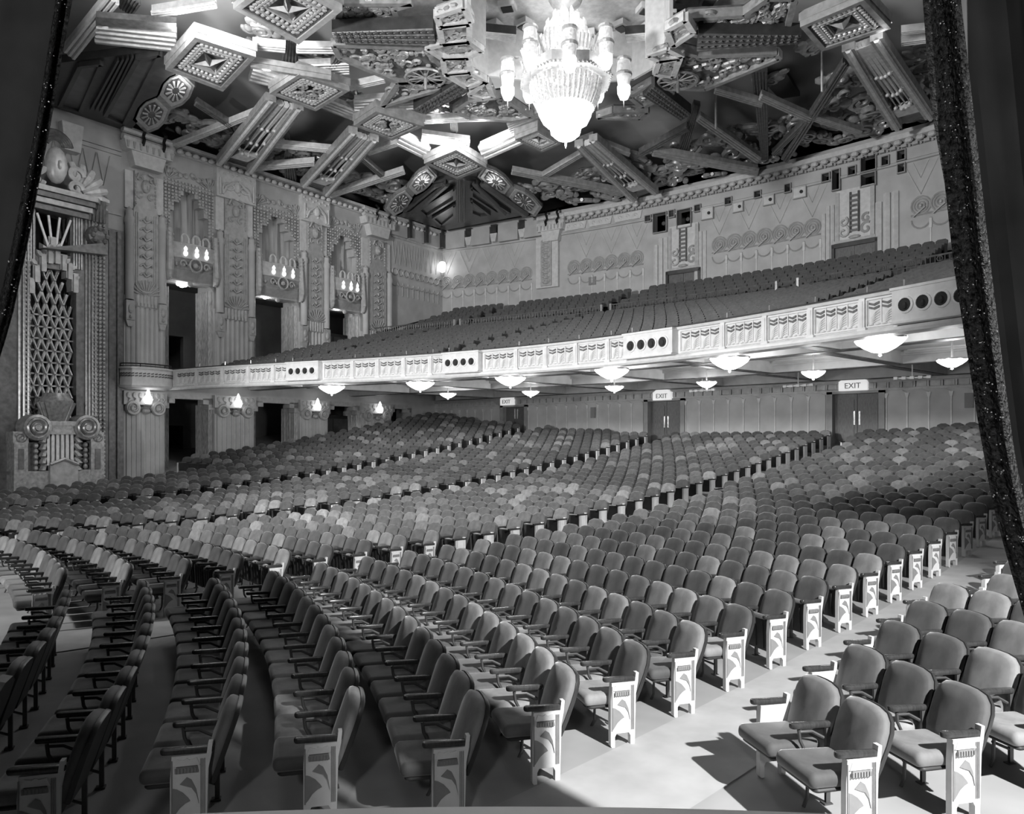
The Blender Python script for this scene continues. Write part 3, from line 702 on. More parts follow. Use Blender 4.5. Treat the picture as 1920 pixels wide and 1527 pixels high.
obj('orchestra_seats', me, None, kind='stuff', label='long curved rows of folded velvet seats reaching back under the balcony', category='seats')
print('SEATS', len(SEATS), 'vis', len(vis), 'Z300', vis[299]['Z'])
# ------------------------------------------------------------------ left side wall: piers, boxes, lamps
def fan(g, x, d, z, R, n=9, q0=15, q1=165, r=.03):
    for q in np.linspace(math.radians(q0), math.radians(q1), n): g.tube([(x + .15 * R * math.cos(q), d, z + .15 * R * math.sin(q)), (x + R * math.cos(q), d + .04, z + R * math.sin(q))], [r * .6, r * 1.3], 5)
ORD = ('first', 'second', 'third', 'fourth')
for i, (a, b) in enumerate(PIERS[:4]):
    m = (a + b) / 2; w = b - a; far = w / 1.97
    # --- lower pilaster
    t = thing('lower_pilaster', '%s fluted pilaster with scroll capital below the balcony, counted from the organ screen' % ORD[i], 'pilaster', lww(m, 0, 1.2), 'pilasters of the side wall')
    g = LW(); n = 8; fw = w * .92 / n
    for j in range(n): x = a + w * .04 + fw * j; g.box(x + fw * .14, x + fw * .86, 0, .16, .6, 4.0)
    g.box(a, b, 0, .10, .6, 4.05); g.build('shaft', M['plaster'], t)
    for j in range(n - 1):
        g = LW(); x = a + w * .04 + fw * (j + 1); g.tube([(x, .12, .6), (x, .12, 3.98)], fw * .13, 6); g.build('fillet', M['relief_lt'], t)
    g = LW(); g.box(a - .05, b + .05, 0, .22, 4.35, 4.98)
    for k in range(7): x = a + w * (k + .5) / 7; g.ell((x, .22, 4.78), w * .055, .06, .14, 6, 4); g.tube([(x, .22, 4.5), (x + w * .03, .28, 4.62), (x, .22, 4.7)], .03, 5)
    g.ell((m, .25, 4.06), .2, .16, .14, 8, 5)
    g.build('capital', M['relief'], t)
    for sg in (-1, 1):
        g = LW(); x = m + sg * w * .31
        g.lathe([(.001, .30), (.10, .30), (.13, .24), (.21, .26), (.25, .30), (.32, .30), (.36, .22), (.36, 0)], 18, (x, 0, 4.2), ax='y'); g.arc((x, .31, 4.2), .06, .025, 0, 10, 18, 5, R1=.26)
        g.build('volute', M['relief'], t)
    # --- sconce
    sc = thing('wall_sconce', 'glowing flame-shaped glass sconce on the %s lower pilaster' % ORD[i], 'lamp', lww(m, .3, 4.35), 'sconces on the lower pilasters')
    z0 = 4.38; g = LW(.42)
    g.lathe([(.10, z0), (.16, z0 + .06), (.19, z0 + .2), (.17, z0 + .34), (.10, z0 + .42), (.09, z0 + .55), (.04, z0 + .68), (.001, z0 + .74)], 12, (m, 0, 0), flute=.12, nf=6); g.build('glass', M['glow'], sc, smooth=True)
    g = LW(.42); g.lathe([(.001, z0 - .2), (.07, z0 - .14), (.2, z0 - .04), (.14, z0 + .02)], 10, (m, 0, 0)); g.box(m - .06, m + .06, -.36, -.05, z0 - .1, z0 - .02); g.build('bracket', M['relief'], sc)
    lamp('sconce_light', 'POINT', lww(m, .78, 4.72), 3, shadow_soft_size=.15)
    # --- upper pilaster
    t = thing('upper_pilaster', '%s carved pilaster rising above the balcony, counted from the organ screen' % ORD[i], 'pilaster', lww(m, 0, 6.1), 'carved pilasters of the side wall')
    g = LW(); n = 8; fw = w * .96 / n
    g.box(a, b, 0, .12, 6.05, 9.4)
    for j in range(n): x = a + w * .02 + fw * (j + .5); g.tube([(x, .10, 6.05), (x, .10, 9.35)], fw * .44, 8)
    g.build('shaft', M['plaster'], t, smooth=True)
    g = LW()                                          # carved panel with side tubes
    g.box(m - w * .30, m + w * .30, 0, .24, 9.1, 13.4); g.box(m - w * .34, m + w * .34, 0, .2, 8.9, 9.2)
    for k in range(7): x = m + (k - 3) * w * .085; g.tube([(x, .2, 8.95), (x, .2, 9.5)], w * .04, 6)
    fan(g, m, .27, 9.45, .75, 11, 12, 168)
    g.arc((m, .26, 10.15), w * .27, .05, math.radians(200), math.radians(340), 8, 5)
    for k in range(7):
        z = 10.35 + k * .42
        for sg in (-1, 1): g.tube([(m, .28, z), (m + sg * w * .10, .33, z + .16), (m + sg * w * .15, .27, z + .06)], .045, 5)
        g.ell((m, .28, z + .22), .07, .07, .12, 6, 4)
    for sg in (-1, 1):
        for q in (.2, .25): g.box(m + sg * w * q - .02, m + sg * w * q + .02, .2, .28, 9.9, 13.3)
    g.prism([(m - w * .3, 13.4), (m + w * .3, 13.4), (m + w * .22, 13.75), (m, 13.95), (m - w * .22, 13.75)], 0, .22)
    g.build('carved_panel', M['relief'], t)
    for sg in (-1, 1):
        g = LW(); x = m + sg * w * .40
        g.lathe([(.10, 9.2), (.19, 9.2), (.19, 12.7), (.22, 12.75), (.22, 12.95), (.16, 13.1), (.18, 13.3), (.001, 13.5)], 12, (x, .22, 0)); g.build('side_tube', M['plaster'], t, smooth=True)
        g = LW(); g.box(x - .2, x + .2, 0, .34, 8.25, 9.15); g.prism([(x - .2, 8.25), (x + .2, 8.25), (x + .1, 7.95), (x - .1, 7.95)], 0, .3); g.ell((x, .34, 8.75), .13, .08, .22, 8, 5); g.ell((x, .36, 8.4), .08, .07, .1, 6, 4); g.build('tube_bracket', M['relief'], t)
        g = LW(); x = m + sg * w * .37; g.box(x - w * .10, x + w * .10, 0, .10, 13.45, 15.2); g.build('pale_slab', M['relief_lt'], t)
    g = LW()                                          # mask panel above
    g.box(m - w * .26, m + w * .26, 0, .2, 13.6, 15.25)
    g.ell((m, .24, 14.6), .22, .16, .32, 10, 6); g.ell((m, .38, 14.52), .05, .06, .10, 6, 4)
    for sg in (-1, 1):
        g.ell((m + sg * .09, .37, 14.68), .05, .03, .035, 6, 4); g.arc((m + sg * .3, .24, 14.9), .16, .05, 0, 5, 9, 5, R1=.04); g.arc((m + sg * .26, .24, 14.1), .2, .05, 1, 6, 9, 5, R1=.04)
        for k in range(8): g.ell((m + sg * w * .24, .22, 13.75 + k * .18), .05, .05, .07, 6, 4)
        g.tube([(m + sg * .1, .25, 15.2), (m + sg * .35, .32, 15.1), (m + sg * .42, .25, 14.85)], .06, 5)
    g.build('mask_panel', M['relief'], t)
    if i in (1, 2):                                   # bright carved head block at the cornice
        g = LW(); g.box(m - w * .5, m + w * .5, 0, .30, 15.15, 16.6)
        for k in range(9): g.ell((m + (k - 4) * w * .11, .32, 16.45 - .12 * (k % 2)), .07, .06, .07, 6, 4)
        for sg in (-1, 1):
            g.tube([(m + sg * w * .42, .34, 15.25), (m + sg * w * .42, .34, 16.1)], .06, 6); g.arc((m + sg * w * .2, .33, 15.55), w * .16, .06, math.radians(20), math.radians(200), 8, 5); g.arc((m + sg * w * .2, .33, 15.9), w * .14, .05, 3.2, 6.2, 8, 5)
            g.tube([(m + sg * .05, .36, 16.1), (m + sg * w * .28, .4, 15.7), (m + sg * w * .36, .33, 15.3)], .07, 5)
        g.ell((m, .36, 15.8), .2, .16, .3, 8, 5); g.build('head_block', M['relief_lt'], t)
# --- bays: balconettes, blind windows with drapes, beaded surrounds
for i, (a, b) in enumerate(BAYS[:3]):
    m = (a + b) / 2; w = b - a
    t = thing('organ_balconette', 'carved balconette with three little lamps above the %s opening from the organ screen' % ORD[i], 'balconette', lww(m, 0, 10.6), 'balconettes of the side wall')
    g = LW(); P = []
    prof = [(.10, 10.55), (.22, 10.7), (.42, 11.0), (.30, 11.06), (.50, 11.5), (.60, 11.55), (.58, 11.62), (.62, 12.25), (.66, 12.28)]
    ks = np.linspace(-1, 1, 17)
    for d, z in prof: P += [(m + q * w * .5, d * (1 - .45 * q * q), z) for q in ks]
    n = 17; g.add(P, [(r * n + j, r * n + j + 1, (r + 1) * n + j + 1, (r + 1) * n + j) for r in range(len(prof) - 1) for j in range(n - 1)])
    g.box(m - w * .5, m + w * .5, -.55, .1, 10.5, 10.75); g.build('parapet', M['relief'], t, smooth=True)
    g = LW()
    for k in range(9): x = m + (k - 4) * w * .105; g.ell((x, .5 - .02 * (k - 4) ** 2 * .9, 11.25), .09, .06, .1, 6, 4)
    g.arc((m, .60, 11.25), .32, .05, 0, 6.28, 12, 5); g.ell((m, .6, 11.25), .14, .06, .12, 8, 4)
    for sg in (-1, 1):
        g.arc((m + sg * .62, .52, 11.25), .2, .045, 0, 7, 10, 5, R1=.05); x = m + sg * w * .46
        g.tube([(x, .3, 10.45), (x + sg * .02, .42, 10.9), (x, .40, 11.5), (x - sg * .02, .34, 12.9)], [.10, .18, .16, .14], 7)
        for k in range(6): g.tube([(x - sg * .18, .44, 11.6 + k * .2), (x + sg * .1, .46, 11.75 + k * .2)], .035, 5)
        g.ell((x, .40, 10.75), .14, .16, .3, 8, 5)
    g.build('relief', M['relief'], t)
    for k in range(3):
        x = m + (k - .92) * w * .21; dd = .55 - .06 * (k - 1) ** 2
        g = LW(dd); g.arc((x, 0, 12.55), .17, .05, 0, math.pi, 8, 5); g.box(x - .22, x - .13, -.05, .05, 12.2, 12.55); g.box(x + .13, x + .22, -.05, .05, 12.2, 12.55); g.build('arcade', M['relief_lt'], t)
        g = LW(dd); g.ell((x, .06, 11.78), .115, .10, .13, 8, 5); g.ell((x, .06, 12.0), .09, .08, .11, 8, 5); g.tube([(x, .06, 12.08), (x, .06, 12.2)], [.04, .01], 5); g.build('lamp', M['glow'], t, smooth=True)
    # drape in the blind window
    g = LW(-.5); P = []; xs = np.linspace(m - w * .42, m + w * .42, 49); zs = (10.8, 12.5, 14.0, 15.0)
    for z in zs: P += [(x, .10 * math.sin((x - m) * 9 + .3 * z) + .03 * math.sin((x - m) * 23), z) for x in xs]
    g.add(P, [(r * 49 + j, r * 49 + j + 1, (r + 1) * 49 + j + 1, (r + 1) * 49 + j) for r in range(3) for j in range(48)])
    g.build('window_drape', M['window'], label='hanging drape behind the stepped window arch of the %s bay' % ORD[i], category='drape', smooth=True)
    # beaded lattice around the window
    sr = thing('window_surround', 'beaded stepped lattice surround of the %s bay window' % ORD[i], 'surround', lww(m, 0, 12.3), 'beaded window surrounds')
    g = LW(); g2 = LW()
    for jx in range(15):
        q = (jx - 7) / 7; x = m + q * w * .47
        for jz in range(20):
            z = 12.15 + jz * .168; lim = 13.6 if abs(q) > .82 else 14.0 if abs(q) > .62 else 14.45 if abs(q) > .42 else 14.85
            if abs(q) > .82 or z > lim:
                g.cb(x, .01, z, w * .022, .05, .055)
                if (jx + jz) % 2 == 0: g2.ell((x, .06, z), .05, .05, .05, 6, 4)
    for k in range(8): g.ell((m + (k - 3.5) * w * .12, .03, 15.75 + .1 * math.sin(k * 2)), .14, .08, .14, 8, 4)
    for sg in (-1, 1): fan(g, m + sg * w * .42, .04, 15.35, .6, 6, 20 if sg < 0 else 70, 110 if sg < 0 else 160, .035)
    for k in range(6): g.arc((m + (k - 2.5) * w * .16, .05, 15.72), .13, .04, 0, 5.5, 8, 4, R1=.04)
    g.build('lattice', M['relief'], sr, kind='stuff'); g2.build('beads', M['relief_lt'], sr, kind='stuff')
    # ornament below the balconette, over the opening
    g = LW(); g.prism([(a, 10.8), (a, 10.2), (a + .2, 10.45), (m - .5, 10.6), (m, 10.5), (m + .5, 10.6), (b - .2, 10.45), (b, 10.2), (b, 10.8)], -.3, .05); g.ell((m, .1, 10.4), .15, .1, .14, 8, 4); g.build('lintel', M['relief'], wall_left)
    # far jamb curtains of both storeys: hanging fluted portieres
    for z0, z1, lv in ((.9, 4.5, 'lower'), (5.3, 10.3, 'upper')):
        g = LW(); P = []; n = 41; dd = np.linspace(-1.35, -.06, n)
        for z in (z0, z1): P += [(b - .10 - .07 * math.sin(j * .9) - .03 * math.sin(j * 2.3), dd[j], z) for j in range(n)]
        P2 = [(b - .01, d, z) for (x, d, z) in P]
        g.add(P + P2, [(j, j + 1, n + j + 1, n + j) for j in range(n - 1)] + [(2 * n + j, 3 * n + j, 3 * n + j + 1, 2 * n + j + 1) for j in range(n - 1)] + [(j, 2 * n + j, 2 * n + j + 1, j + 1) for j in range(n - 1)] + [(n + j, n + j + 1, 3 * n + j + 1, 3 * n + j) for j in range(n - 1)])
        g.build('portiere', M['portiere'], label='fluted hanging portiere at the far jamb of the %s %s opening' % (ORD[i], lv), category='curtain', smooth=True)
        g = LW(); P = []; n = 21; xs = np.linspace(a + .02, a + .72, n)
        for z in (z0, z1): P += [(xs[j], -.75 - .07 * math.sin(j * 1.3), z) for j in range(n)]
        g.add(P, [(j, j + 1, n + j + 1, n + j) for j in range(n - 1)]); g.build('portiere', M['portiere'], label='narrow portiere hanging at the near jamb of the %s %s opening' % (ORD[i], lv), category='curtain', smooth=True)
# lamps hanging in the upper openings
for i, (px, py) in enumerate(((341, 533), (497, 555), (631, 573))):
    s_, z = lwp(px, py, -.25); P = lww(s_, -.25, z); t = thing('arch_lamp', 'glowing cluster lamp hung in the %s upper opening' % ORD[i], 'lamp', P + UP * .5, 'lamps in the upper openings')
    g = MB(P); 
    for dx, dz in ((-.16, 0), (.16, 0), (0, .12), (0, -.05)): g.ell((dx * LT[0], dx * LT[1], dz), .15, .15, .13, 8, 5)
    g.build('glass', M['glow_hi'], t, smooth=True); g = MB(P); g.tube([(0, 0, .2), (0, 0, .9)], .02, 5); g.lathe([(.001, .22), (.2, .18), (.22, .13)], 8); g.build('stem', M['brass'], t)
    lamp('arch_lamp_light', 'POINT', P - UP * .3, 26, shadow_soft_size=.2)
# door in the third bay, both storeys
for z0, z1, n in ((2.0, 4.0, 5), (7.4, 9.0, 6)):
    a, b = BAYS[2]; g = LW(-.9); g.box(a + .2, b - .05, -.3, -.12, z0 - .6, z1 + .2); d = g.build('door_%d' % n, M['black'], kind='structure', label='dark side exit door in the third %s opening' % ('lower' if n == 5 else 'upper'), category='door')
    m = (a + b) / 2
    for x0, x1 in ((a + .3, m - .02), (m + .02, b - .15)): g = LW(-.9); g.box(x0, x1, -.12, -.06, z0 - .6, z1); g.build('door_leaf', M['cove'], d)
# cornice along the side wall
g = LW(); g.box(-1.0, 21.3, 0, .18, 16.62, 16.8); g.box(-1, 21.3, 0, .4, 16.95, 17.1)
g.build('cornice', M['relief_lt'], wall_left)
g = LW()
for k in range(46): s_ = 1.2 + k * .42; g.ell((s_, .34, 16.72), .17, .14, .12, 8, 4)
g.build('cornice_scallop', M['relief_lt'], wall_left, kind='stuff')
# plain patterned wall beyond the last pier
g = LW()
for k in range(10):
    s_ = 16.6 + k * .5
    g.arc((s_, .04, 13.6), .22, .04, 0, 2 * math.pi, 12, 4)
    g.arc((s_, .04, 12.95), .25, .035, math.pi, 2 * math.pi, 6, 4); g.box(s_ + .23, s_ + .27, 0, .05, 12.1, 12.95)
    g.tube([(s_ - .2, .03, 15.6), (s_, .03, 14.1), (s_ + .2, .03, 15.6)], .02, 4)
g.box(16.3, 21.4, 0, .1, 15.78, 15.9); g.build('wall_relief', M['relief'], wall_left, kind='stuff')
P = lww(20.9, .35, 14.55); t = thing('corner_sconce', 'bright glass wall lamp in the upper rear corner', 'lamp', P)
g = MB(P); g.lathe([(.05, -.3), (.2, -.22), (.24, .3), (.2, .4), (.001, .48)], 10); g.build('glass', M['glow'], t, smooth=True); g = MB(P); g.lathe([(.001, -.7), (.12, -.5), (.16, -.33), (.05, -.3)], 8); g.build('bracket', M['relief'], t)
lamp('corner_sconce_light', 'POINT', P + LN * .35 - np.array([0, .25, 0]), 18, shadow_soft_size=.25)

# ------------------------------------------------------------------ organ screen beside the first pier
OD = 2.4
def O(x, y): return lwp(x, y, OD)
def op(*pts): return [O(*p) for p in pts]
org = thing('organ_screen', 'tall carved organ screen with diagonal lattice grille and crested canopy', 'screen', lww(-5, OD, 0))
sL, sR = O(30, 700)[0], O(203, 700)[0]
g = LW(); e0, e1 = O(53, 640)[0], O(143, 640)[0]; g.box(sL - 6, e0, .02, OD - .75, -.2, 12.2); g.box(e1, sR, .02, OD - .75, -.2, 12.2); g.box(e0, e1, .02, OD - .75, -.2, 2.4); g.box(sL - 6, sR, 0.02, OD - 1.2, 12.2, 14.0); g.build('body', M['hall'], org)
g = LW(); x0, x1 = O(143, 600)[0], O(203, 600)[0]; g.box(x0, x1, OD - .8, OD, -.2, 12.4); y0, y1 = O(30, 600)[0] - 5, O(53, 600)[0]; g.box(y0, y1, OD - .8, OD, -.2, 12.4); ns, nz = O(100, 470); g.box(y1, ns - .65, OD - .8, OD, 9.55, 12.4); g.box(ns + .65, x0, OD - .8, OD, 9.55, 12.4); g.box(ns - .65, ns + .65, OD - .8, OD, 9.55, nz - .1); g.box(ns - .65, ns + .65, OD - .8, OD, nz + 1.5, 12.4); g.build('frame', M['giltdk'], org)
def strips(px, n, w, z0, z1, mt, nm, bead=False):
    for k in range(n):
        s_ = O(px, 600)[0] + k * w; g = LW(OD)
        if bead:
            for z in np.arange(z0, z1, .17): g.ell((s_, .05, z), w * .42, .06, .07, 6, 4)
        else: g.tube([(s_, .03, z0), (s_, .03, z1)], w * .4, 6)
        g.build(nm, mt, org, kind='stuff' if bead else None)
strips(161, 4, .13, 3.2, 12.0, M['grille'], 'reed'); strips(174, 3, .13, 3.2, 12.0, M['gilt'], 'bead_band', True); strips(187, 2, .15, 1.0, 12.0, M['gilt'], 'bead_band', True)
strips(36, 3, .16, 2.2, 11.8, M['grille'], 'reed'); strips(47, 2, .13, 2.2, 11.8, M['gilt'], 'bead_band', True)
# stepped lattice grille
g = LW(OD - .35); s0, s1 = O(53, 640)[0], O(143, 640)[0]; mid = (s0 + s1) / 2; hw = (s1 - s0) / 2; ztop = 9.5

def top_at(s_): q = abs(s_ - mid) / hw; return 7.9 if q > .85 else 8.6 if q > .62 else 9.2 if q > .38 else 9.9
g = LW(OD - .3); cs = hw * 2 / 5.5; ch = .47
for r in range(18):
    z = 3.0 + r * ch
    for c in range(-4, 5):
        s_ = mid + (c + .5 * (r % 2)) * cs
        for ds, dz in ((cs / 2, ch), (-cs / 2, ch)):
            if abs(s_ + ds - mid) <= hw + .02 and abs(s_ - mid) <= hw + .02 and z + dz < top_at(s_): g.bar((s_, 0, z), (s_ + ds, 0, z + dz), .10, .12, (0, 1, 0)); g.bar((s_, .1, z), (s_ + ds * .8, .02, z + dz * .8), .05, .1, (0, 1, 0))
    if z < top_at(mid + hw): g.bar((s0, 0, z), (s1, 0, z), .06, .06, (0, 1, 0))
g.build('lattice', M['grille'], org, kind='stuff')
# stepped blocks and lozenges over the grille
for x, y, w, h in ((58, 535, 12, 26), (68, 512, 12, 30), (80, 492, 12, 30), (93, 475, 12, 34), (106, 478, 12, 30), (119, 492, 12, 28), (130, 508, 12, 28), (140, 530, 12, 34), (98, 455, 14, 20)):
    s_, z = O(x, y); g = LW(OD - .4); g.box(s_ - w / 90, s_ + w / 90, 0, .45, z - h / 90, z + h / 90); g.box(s_ - w / 140, s_ + w / 140, .45, .52, z - h / 80, z + h / 110); g.build('stepped_block', M['gilt'], org)
for x, y, w, h, t in ((95, 478, 9, 22, -.35), (108, 476, 10, 22, .35), (72, 487, 9, 18, -.7), (62, 503, 9, 18, -.8), (125, 502, 9, 18, .7), (136, 515, 9, 16, .8), (82, 478, 8, 18, -.5), (143, 534, 8, 14, .9)):
    s_, z = O(x, y - 12); g = LW(OD - .1); c, sn = math.cos(t), math.sin(t); pts = [(s_ + (u * c + v * sn) / 43, z + (-u * sn + v * c) / 43) for u, v in ((0, h * .62), (w * .6, h * .2), (w * .6, -h * .3), (0, -h * .62), (-w * .6, -h * .3), (-w * .6, h * .2))]
    g.prism(pts, 0, .22, 'xz', .55); g.build('lozenge', M['gilt'], org)
# upper niche with rays
s_, z = O(100, 470)
for q in (-.42, -.14, .14, .42):
    g = LW(OD); g.bar((s_ + q * .5, .06, z + .1), (s_ + q * 1.5, .06, z + 1.35), .08, .06, (0, 1, 0)); g.build('ray', M['gilt_lt'], org)
for sg in (-1, 1):
    for k in range(4): g = LW(OD); g.box(s_ + sg * (.75 + k * .1) - .03, s_ + sg * (.75 + k * .1) + .03, 0, .1, z - .6, z + 1.6); g.build('reed', M['grille'], org)
# canopy: three-sided projecting hood
zc_ = O(100, 358)[1]
for k, (dz, ex_, mt) in enumerate(((0, .0, 'gilt'), (-.22, -.08, 'giltdk'), (-.45, -.16, 'gilt'), (-.7, -.26, 'giltdk'))):
    g = LW(); a, b = s_ - 1.5 - ex_, s_ + 1.5 + ex_; poly = [(a - .6, OD - .4), (a, OD + .55 + ex_), (b, OD + .55 + ex_), (b + .75, OD - .4)]
    g.prism(poly, zc_ + dz - .2, zc_ + dz, 'xy'); g.build('canopy_tier', M[mt], org)
# crest: mask between scrolls and shell
g = LW(OD - .1); x, z = O(105, 310); g.ell((x, .1, z), .42, .35, .75, 12, 8); g.ell((x, .42, z - .05), .09, .12, .2, 6, 4); g.build('crest_face', M['gilt_lt'], org, smooth=True)
for k in range(5): g = LW(OD - .1); g.arc((x, .05, z + .75), .3 + .09 * k, .06, .2, 2.9, 10, 5); g.build('crest_band', M['giltdk'], org)
for sg in (-1, 1):
    for dz, R in ((.0, .34), (-.55, .3), (-.9, .26)): g = LW(OD - .05); g.arc((x + sg * .75, .05, z + dz - .2), R, .1, 0, sg * 7.5, 16, 6, R1=.05); g.build('crest_scroll', M['gilt_lt'], org, smooth=True)
for k, q in enumerate(np.linspace(math.radians(-20), math.radians(100), 7)):
    g = LW(OD - .25); c = (x + .9, 0, z - .9); g.tube([(c[0] + .3 * math.cos(q), 0, c[2] + .3 * math.sin(q)), (c[0] + .9 * math.cos(q), .12, c[2] + .9 * math.sin(q)), (c[0] + 1.25 * math.cos(q), 0, c[2] + 1.25 * math.sin(q))], [.05, .17, .14], 7); g.build('shell_lobe', M['gilt_lt'], org, smooth=True)
# corner rosette brackets on the right side of the hood
x, z = O(178, 445); g = LW(OD); g.lathe([(.001, .5), (.2, .45), (.4, .3), (.45, .1), (.42, -.4)], 12, (x, 0, z), ax='y'); g.prism([(x - 2.2, z - .95), (x + .1, z - .3), (x + .3, z - .75)], -.1, .5)
for q in np.linspace(0, 2 * math.pi, 9)[:-1]: g.ell((x + .28 * math.cos(q), .42, z + .28 * math.sin(q)), .12, .1, .12, 6, 4)
for k in range(5): g.tube([(x - .3 + k * .15, .2, z + .6), (x - .25 + k * .13, .25, z + 1.5)], .06, 5)
g.build('rosette_bracket', M['giltdk'], org)
# dark panelling between screen and pier
g = LW(); a, b = O(190, 600)[0], -1.04; g.box(-4.5, -1.04, 0, .12, -.2, 12.3)
for k in range(9): g.box(-4.4 + k * .38, -4.34 + k * .38, .12, .2, 0, 12.2)
g.build('side_panelling', M['giltdk'], org)
# --- carved console at its foot
con = thing('organ_console', 'carved console with volutes, urn and gabled panel at the foot of the organ screen', 'console', lww(-5, OD + .8, 0))
CD = OD + .55
def C(x, y): return lwp(x, y, CD)
def cbx(x0, x1, y0, y1, d0, d1, nm, mt):
    a, z1_ = C(x0, y0); b, z0_ = C(x1, y1); g = LW(CD); g.box(a, b, d0, d1, z0_, z1_); return g.build(nm, mt, con)
cbx(24, 193, 885, 935, -.6, .1, 'plinth', M['grille']); cbx(50, 180, 830, 890, -.6, -.1, 'body', M['giltdk'])
for a, b in ((24, 50), (168, 193)):
    p = cbx(a, b, 830 if a < 100 else 828, 890, -.6, .12, 'side_post', M['grille']); m_ = (a + b) / 2
    cbx(m_ - 5, m_ + 5, 842, 880, .12, .15, 'sunk_panel', M['giltdk']); 
    s_, z = C(m_, 822); g = LW(CD); g.box(s_ - .27, s_ + .27, -.6, .1, z - .2, z + .25); g.arc((s_, .12, z), .05, .05, 0, 9, 14, 5, R1=.2); g.build('scroll_block', M['grille'], con)
for x in (67, 160):
    s_, z = C(x, 802); g = LW(CD); g.lathe([(.001, .3), (.12, .3), (.15, .2), (.26, .24), (.30, .16), (.40, .22), (.5, .2), (.52, 0), (.52, -.5)], 20, (s_, 0, z), ax='y'); g.arc((s_, .26, z), .08, .05, 0, 11, 20, 5, R1=.42); g.build('volute', M['grille'], con, smooth=True)
    for k in range(7): g = LW(CD); g.ell((s_, 0, z - .7 - .22 * k), .09, .1, .11, 8, 5); g.build('pearl', M['grille'], con)
for k, x in enumerate((90, 99, 108, 117, 126, 135)):
    s_, z = C(x, 818); g = LW(CD); g.tube([(s_, 0, z - 1.15), (s_, 0, z + .1)], .07, 7); g.build('organ_pipe', M['gilt_lt'], con)
for sg, x in ((-1, 84), (1, 142)):
    for k in range(5): s_, z = C(x, 820 + k * 13); g = LW(CD); g.tube([(s_, -.05, z), (s_ + sg * .12, .05, z - .2), (s_, -.05, z - .3)], [.1, .14, .05], 6); g.build('leaf_scroll', M['grille'], con)
g = LW(CD); g.prism([C(90, 918), C(142, 918), C(142, 872), C(116, 862), C(90, 872)], -.3, .2); pn = g.build('gabled_panel', M['gilt'], con)
g = LW(CD); pts = op((90, 872), (116, 862), (142, 872)); pts = [C(90, 871), C(116, 861), C(142, 871)]; g.tube([(p[0], .22, p[1]) for p in pts], .07, 6); g.build('gable_moulding', M['grille'], con)
cbx(86, 142, 793, 815, -.5, .15, 'roller', M['grille'])
s_, z = C(107, 790); g = LW(CD); n = 8
for k in range(9):
    q = math.pi * (k / 8) ; g.tube([(s_ + .36 * math.cos(q), .24 * math.sin(q) - .1, z), (s_ + .62 * math.cos(q), .42 * math.sin(q) - .1, z + .75)], [.08, .12], 6)
g.lathe([(.34, 0), (.6, .7), (.62, .8), (.5, .95), (.45, 1.1), (.001, 1.12)], 12, (s_, -.1, z)); g.box(s_ - .8, s_ + .8, -.5, .2, z - .18, z); g.build('urn', M['grille'], con, smooth=True)
# ------------------------------------------------------------------ rear wall above the balcony
XR0, XR1 = -23.4, 22.0
g = MB(); g.sweep([(0, 8.6), (0, 17.4), (-.4, 17.4), (-.4, 8.6)], rear_frames(XR0, XR1, 60)); wall_up = g.build('wall_rear_upper', M['plaster'], smooth=True, kind='structure', label='curved plaster wall with ring frieze behind the balcony', category='wall')
g = MB(); g.sweep([(0, 15.74), (.12, 15.76), (.12, 15.86), (0, 15.88)], rear_frames(XR0, XR1, 60)); g.build('cornice_band', M['plaster'], wall_up)
g = MB(); g.sweep([(0, 15.9), (.05, 15.9), (.08, 16.45), (0, 16.5)], rear_frames(XR0 + 8, XR1, 50)); g.build('frieze', M['plaster'], wall_up)
g = MB(); g.sweep([(0, 16.78), (.35, 16.85), (.45, 17.05), (0, 17.15)], rear_frames(XR0 + 8, XR1, 50)); g.build('cornice', M['relief_lt'], wall_up)
gs = MB(); gb = MB()
for k, X in enumerate(np.arange(-14.2, 14, .5)):
    f = RU(X); gs.fr(f.o, *f.B); gs.ell((0, .28, 16.72), .2, .16, .13, 8, 4); gb.fr(f.o, *f.B); gb.cb(.25, .12, 16.55, .12, .1, .07); gb.ell((0, .14, 16.52), .05, .05, .06, 6, 4)
gs.build('cornice_scallop', M['relief_lt'], wall_up, kind='stuff'); gb.build('cornice_drop', M['relief'], wall_up, kind='stuff')
for x0, x1 in ((1058, 1102), (1104, 1150), (1152, 1206)):
    a, b = rup(x0, 420)[0], rup(x1, 420)[0]; f = RU((a + b) / 2); L = (b - a) / 2
    g = f; g.prism([(-L, 16.4), (L, 16.4), (L - .12, 15.95), (-L + .12, 15.95)], .05, .16)
    for k in range(3): g.arc(((k - 1) * L * .55, .17, 16.18), .12, .03, 0, 5, 8, 4, R1=.04)
    g.build('frieze_tablet', M['relief_lt'], wall_up)
